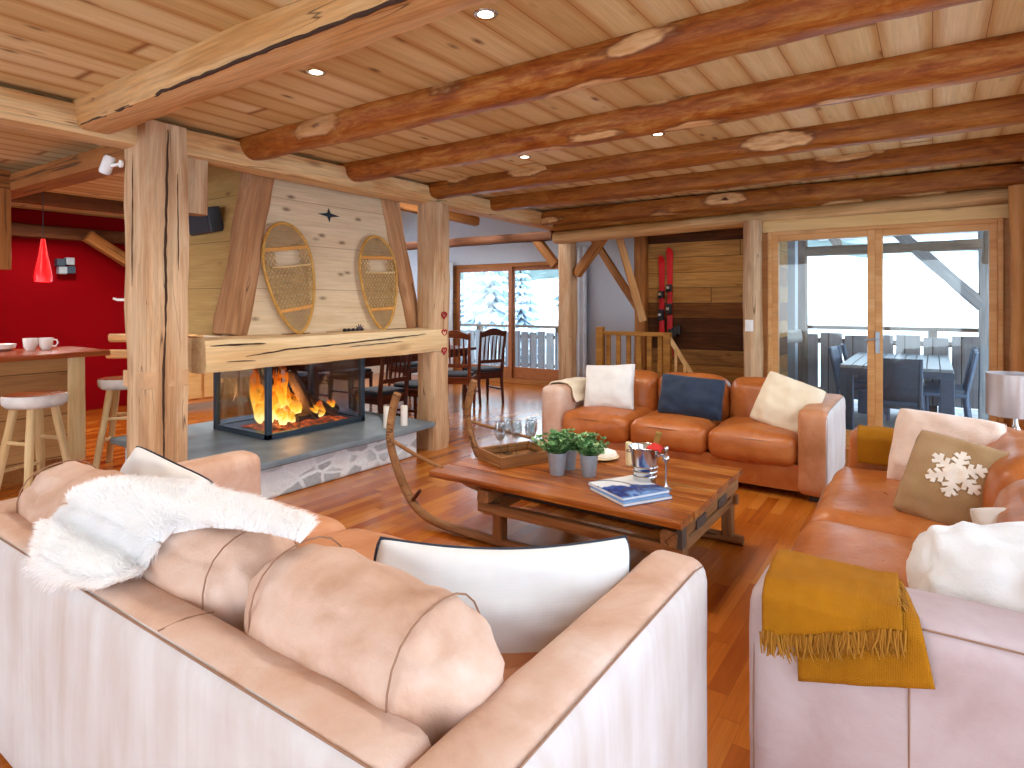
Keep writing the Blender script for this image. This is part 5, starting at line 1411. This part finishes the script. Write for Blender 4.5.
def fir(seed, H):
    r = random.Random(seed); t = thing('fir_tree', 'frosted fir tree on the snow slope beyond the dining window', 'tree', (0, 0, 0), 0, 'fir trees on the slope')
    MB().tube([(0, 0, -.5), (0, 0, H)], [.13, .02], 8).obj('trunk', m_trunk, t)
    gm, sm = MB(), MB()
    L = 15
    for k in range(L):
        z = H*(.1+.88*k/L); R_ = H*.21*(1-k/L)**.85+.1; nb_ = int(8+7*(1-k/L))
        for i in range(nb_):
            a = 2*PI*i/nb_+r.uniform(-.25, .25)+k; rr = R_*r.uniform(.75, 1.1); c_, s_ = math.cos(a), math.sin(a); w_ = rr*.24
            p0 = Vector((0, 0, z+.12)); p1 = Vector((c_*rr*.6-s_*w_, s_*rr*.6+c_*w_, z-rr*.12)); p2 = Vector((c_*rr*.6+s_*w_, s_*rr*.6-c_*w_, z-rr*.12)); p3 = Vector((c_*rr, s_*rr, z-rr*.35)); p4 = Vector((c_*rr*.6, s_*rr*.6, z+.02*rr)); p5 = Vector((c_*rr*.6, s_*rr*.6, z-rr*.4))
            gm.add([p0, p1, p3, p2, p5], [(0, 4, 1), (0, 2, 4), (1, 4, 3), (4, 2, 3)])
            if r.random() < .8: 
                up = Vector((0, 0, .03)); sm.add([p0+up, p1*.96+p0*.04+up, p3*.95+p0*.05+up, p2*.96+p0*.04+up, p4+up*1.6], [(0, 1, 4), (1, 2, 4), (2, 3, 4), (3, 0, 4)])
    gm.obj('branches', m_fir, t, smooth=False); sm.obj('snow', m_snow, t, smooth=False); return t
f0 = [fir(1, 7.), fir(2, 5.2)]
rt = random.Random(4)
spots = [(-16, 24), (-13.2, 25.5), (-20, 27), (-11, 27), (-23.5, 30), (-18, 33), (-14.5, 35), (-27, 36), (-22, 40), (-12, 40), (-31, 41), (-17.5, 45), (-25, 48), (-36, 50), (-20, 54), (-30, 57), (-14, 52), (-9, 44), (-6, 52), (-40, 60), (-24, 64), (-10, 62), (2, 70), (-2, 58), (6, 64)]
for i, (x, y) in enumerate(spots):
    o = f0[i] if i < 2 else dup(f0[i % 2])
    o.location = (x, y, hh(x, y)-.2); o.rotation_euler = (0, 0, rt.uniform(0, 6)); k = rt.uniform(.8, 1.25); o.scale = (k, k, k*rt.uniform(.9, 1.15))
chl = thing('chalet', 'snow-covered chalet roof beyond the balcony', 'building', (-4.2, 36, -4.2))
MB().box((-3.2, -3, 0), (2.6, 3, 4.9)).obj('walls', plain('chalet_wall', 'b9b4ae', .9), chl, smooth=False)
mb = MB(); mb.prism([(-3.8, 4.5), (-.3, 6.8), (3.2, 4.5), (3.2, 4.9), (-.3, 7.3), (-3.8, 4.9)], -3.5, 3.5, Matrix.Rotation(PI/2, 4, 'Z') ); mb.obj('snowy_roof', m_snow, chl, smooth=False)
# ------------------------------------------------------------------ daylight, lamps, view
wd = bpy.data.worlds.new('overcast_sky'); SC.world = wd; wd.use_nodes = True
nt = wd.node_tree; nt.nodes.clear()
tc = nt.nodes.new('ShaderNodeTexCoord'); sp = nt.nodes.new('ShaderNodeSeparateXYZ'); nt.links.new(tc.outputs['Generated'], sp.inputs[0])
rp = nt.nodes.new('ShaderNodeValToRGB'); nt.links.new(sp.outputs[2], rp.inputs[0])
rp.color_ramp.elements[0].position = 0.; rp.color_ramp.elements[0].color = (.82, .91, 1., 1)
rp.color_ramp.elements[1].position = .6; rp.color_ramp.elements[1].color = (.66, .82, 1., 1)
bg = nt.nodes.new('ShaderNodeBackground'); nt.links.new(rp.outputs[0], bg.inputs[0]); bg.inputs[1].default_value = SKY
wo = nt.nodes.new('ShaderNodeOutputWorld'); nt.links.new(bg.outputs[0], wo.inputs[0])
vs = SC.view_settings
vs.view_transform = 'Standard'; vs.look = 'None'; vs.gamma = 1; vs.use_curve_mapping = False
vs.exposure = EXPO
SC.display_settings.display_device = 'sRGB'
cy = SC.cycles
cy.use_denoising = True
try: cy.denoiser = 'OPENIMAGEDENOISE'
except Exception: pass
cy.max_bounces = 10; cy.diffuse_bounces = 6; cy.glossy_bounces = 4; cy.transmission_bounces = 6; cy.transparent_max_bounces = 16
cy.sample_clamp_indirect = 8; cy.caustics_reflective = False; cy.caustics_refractive = False
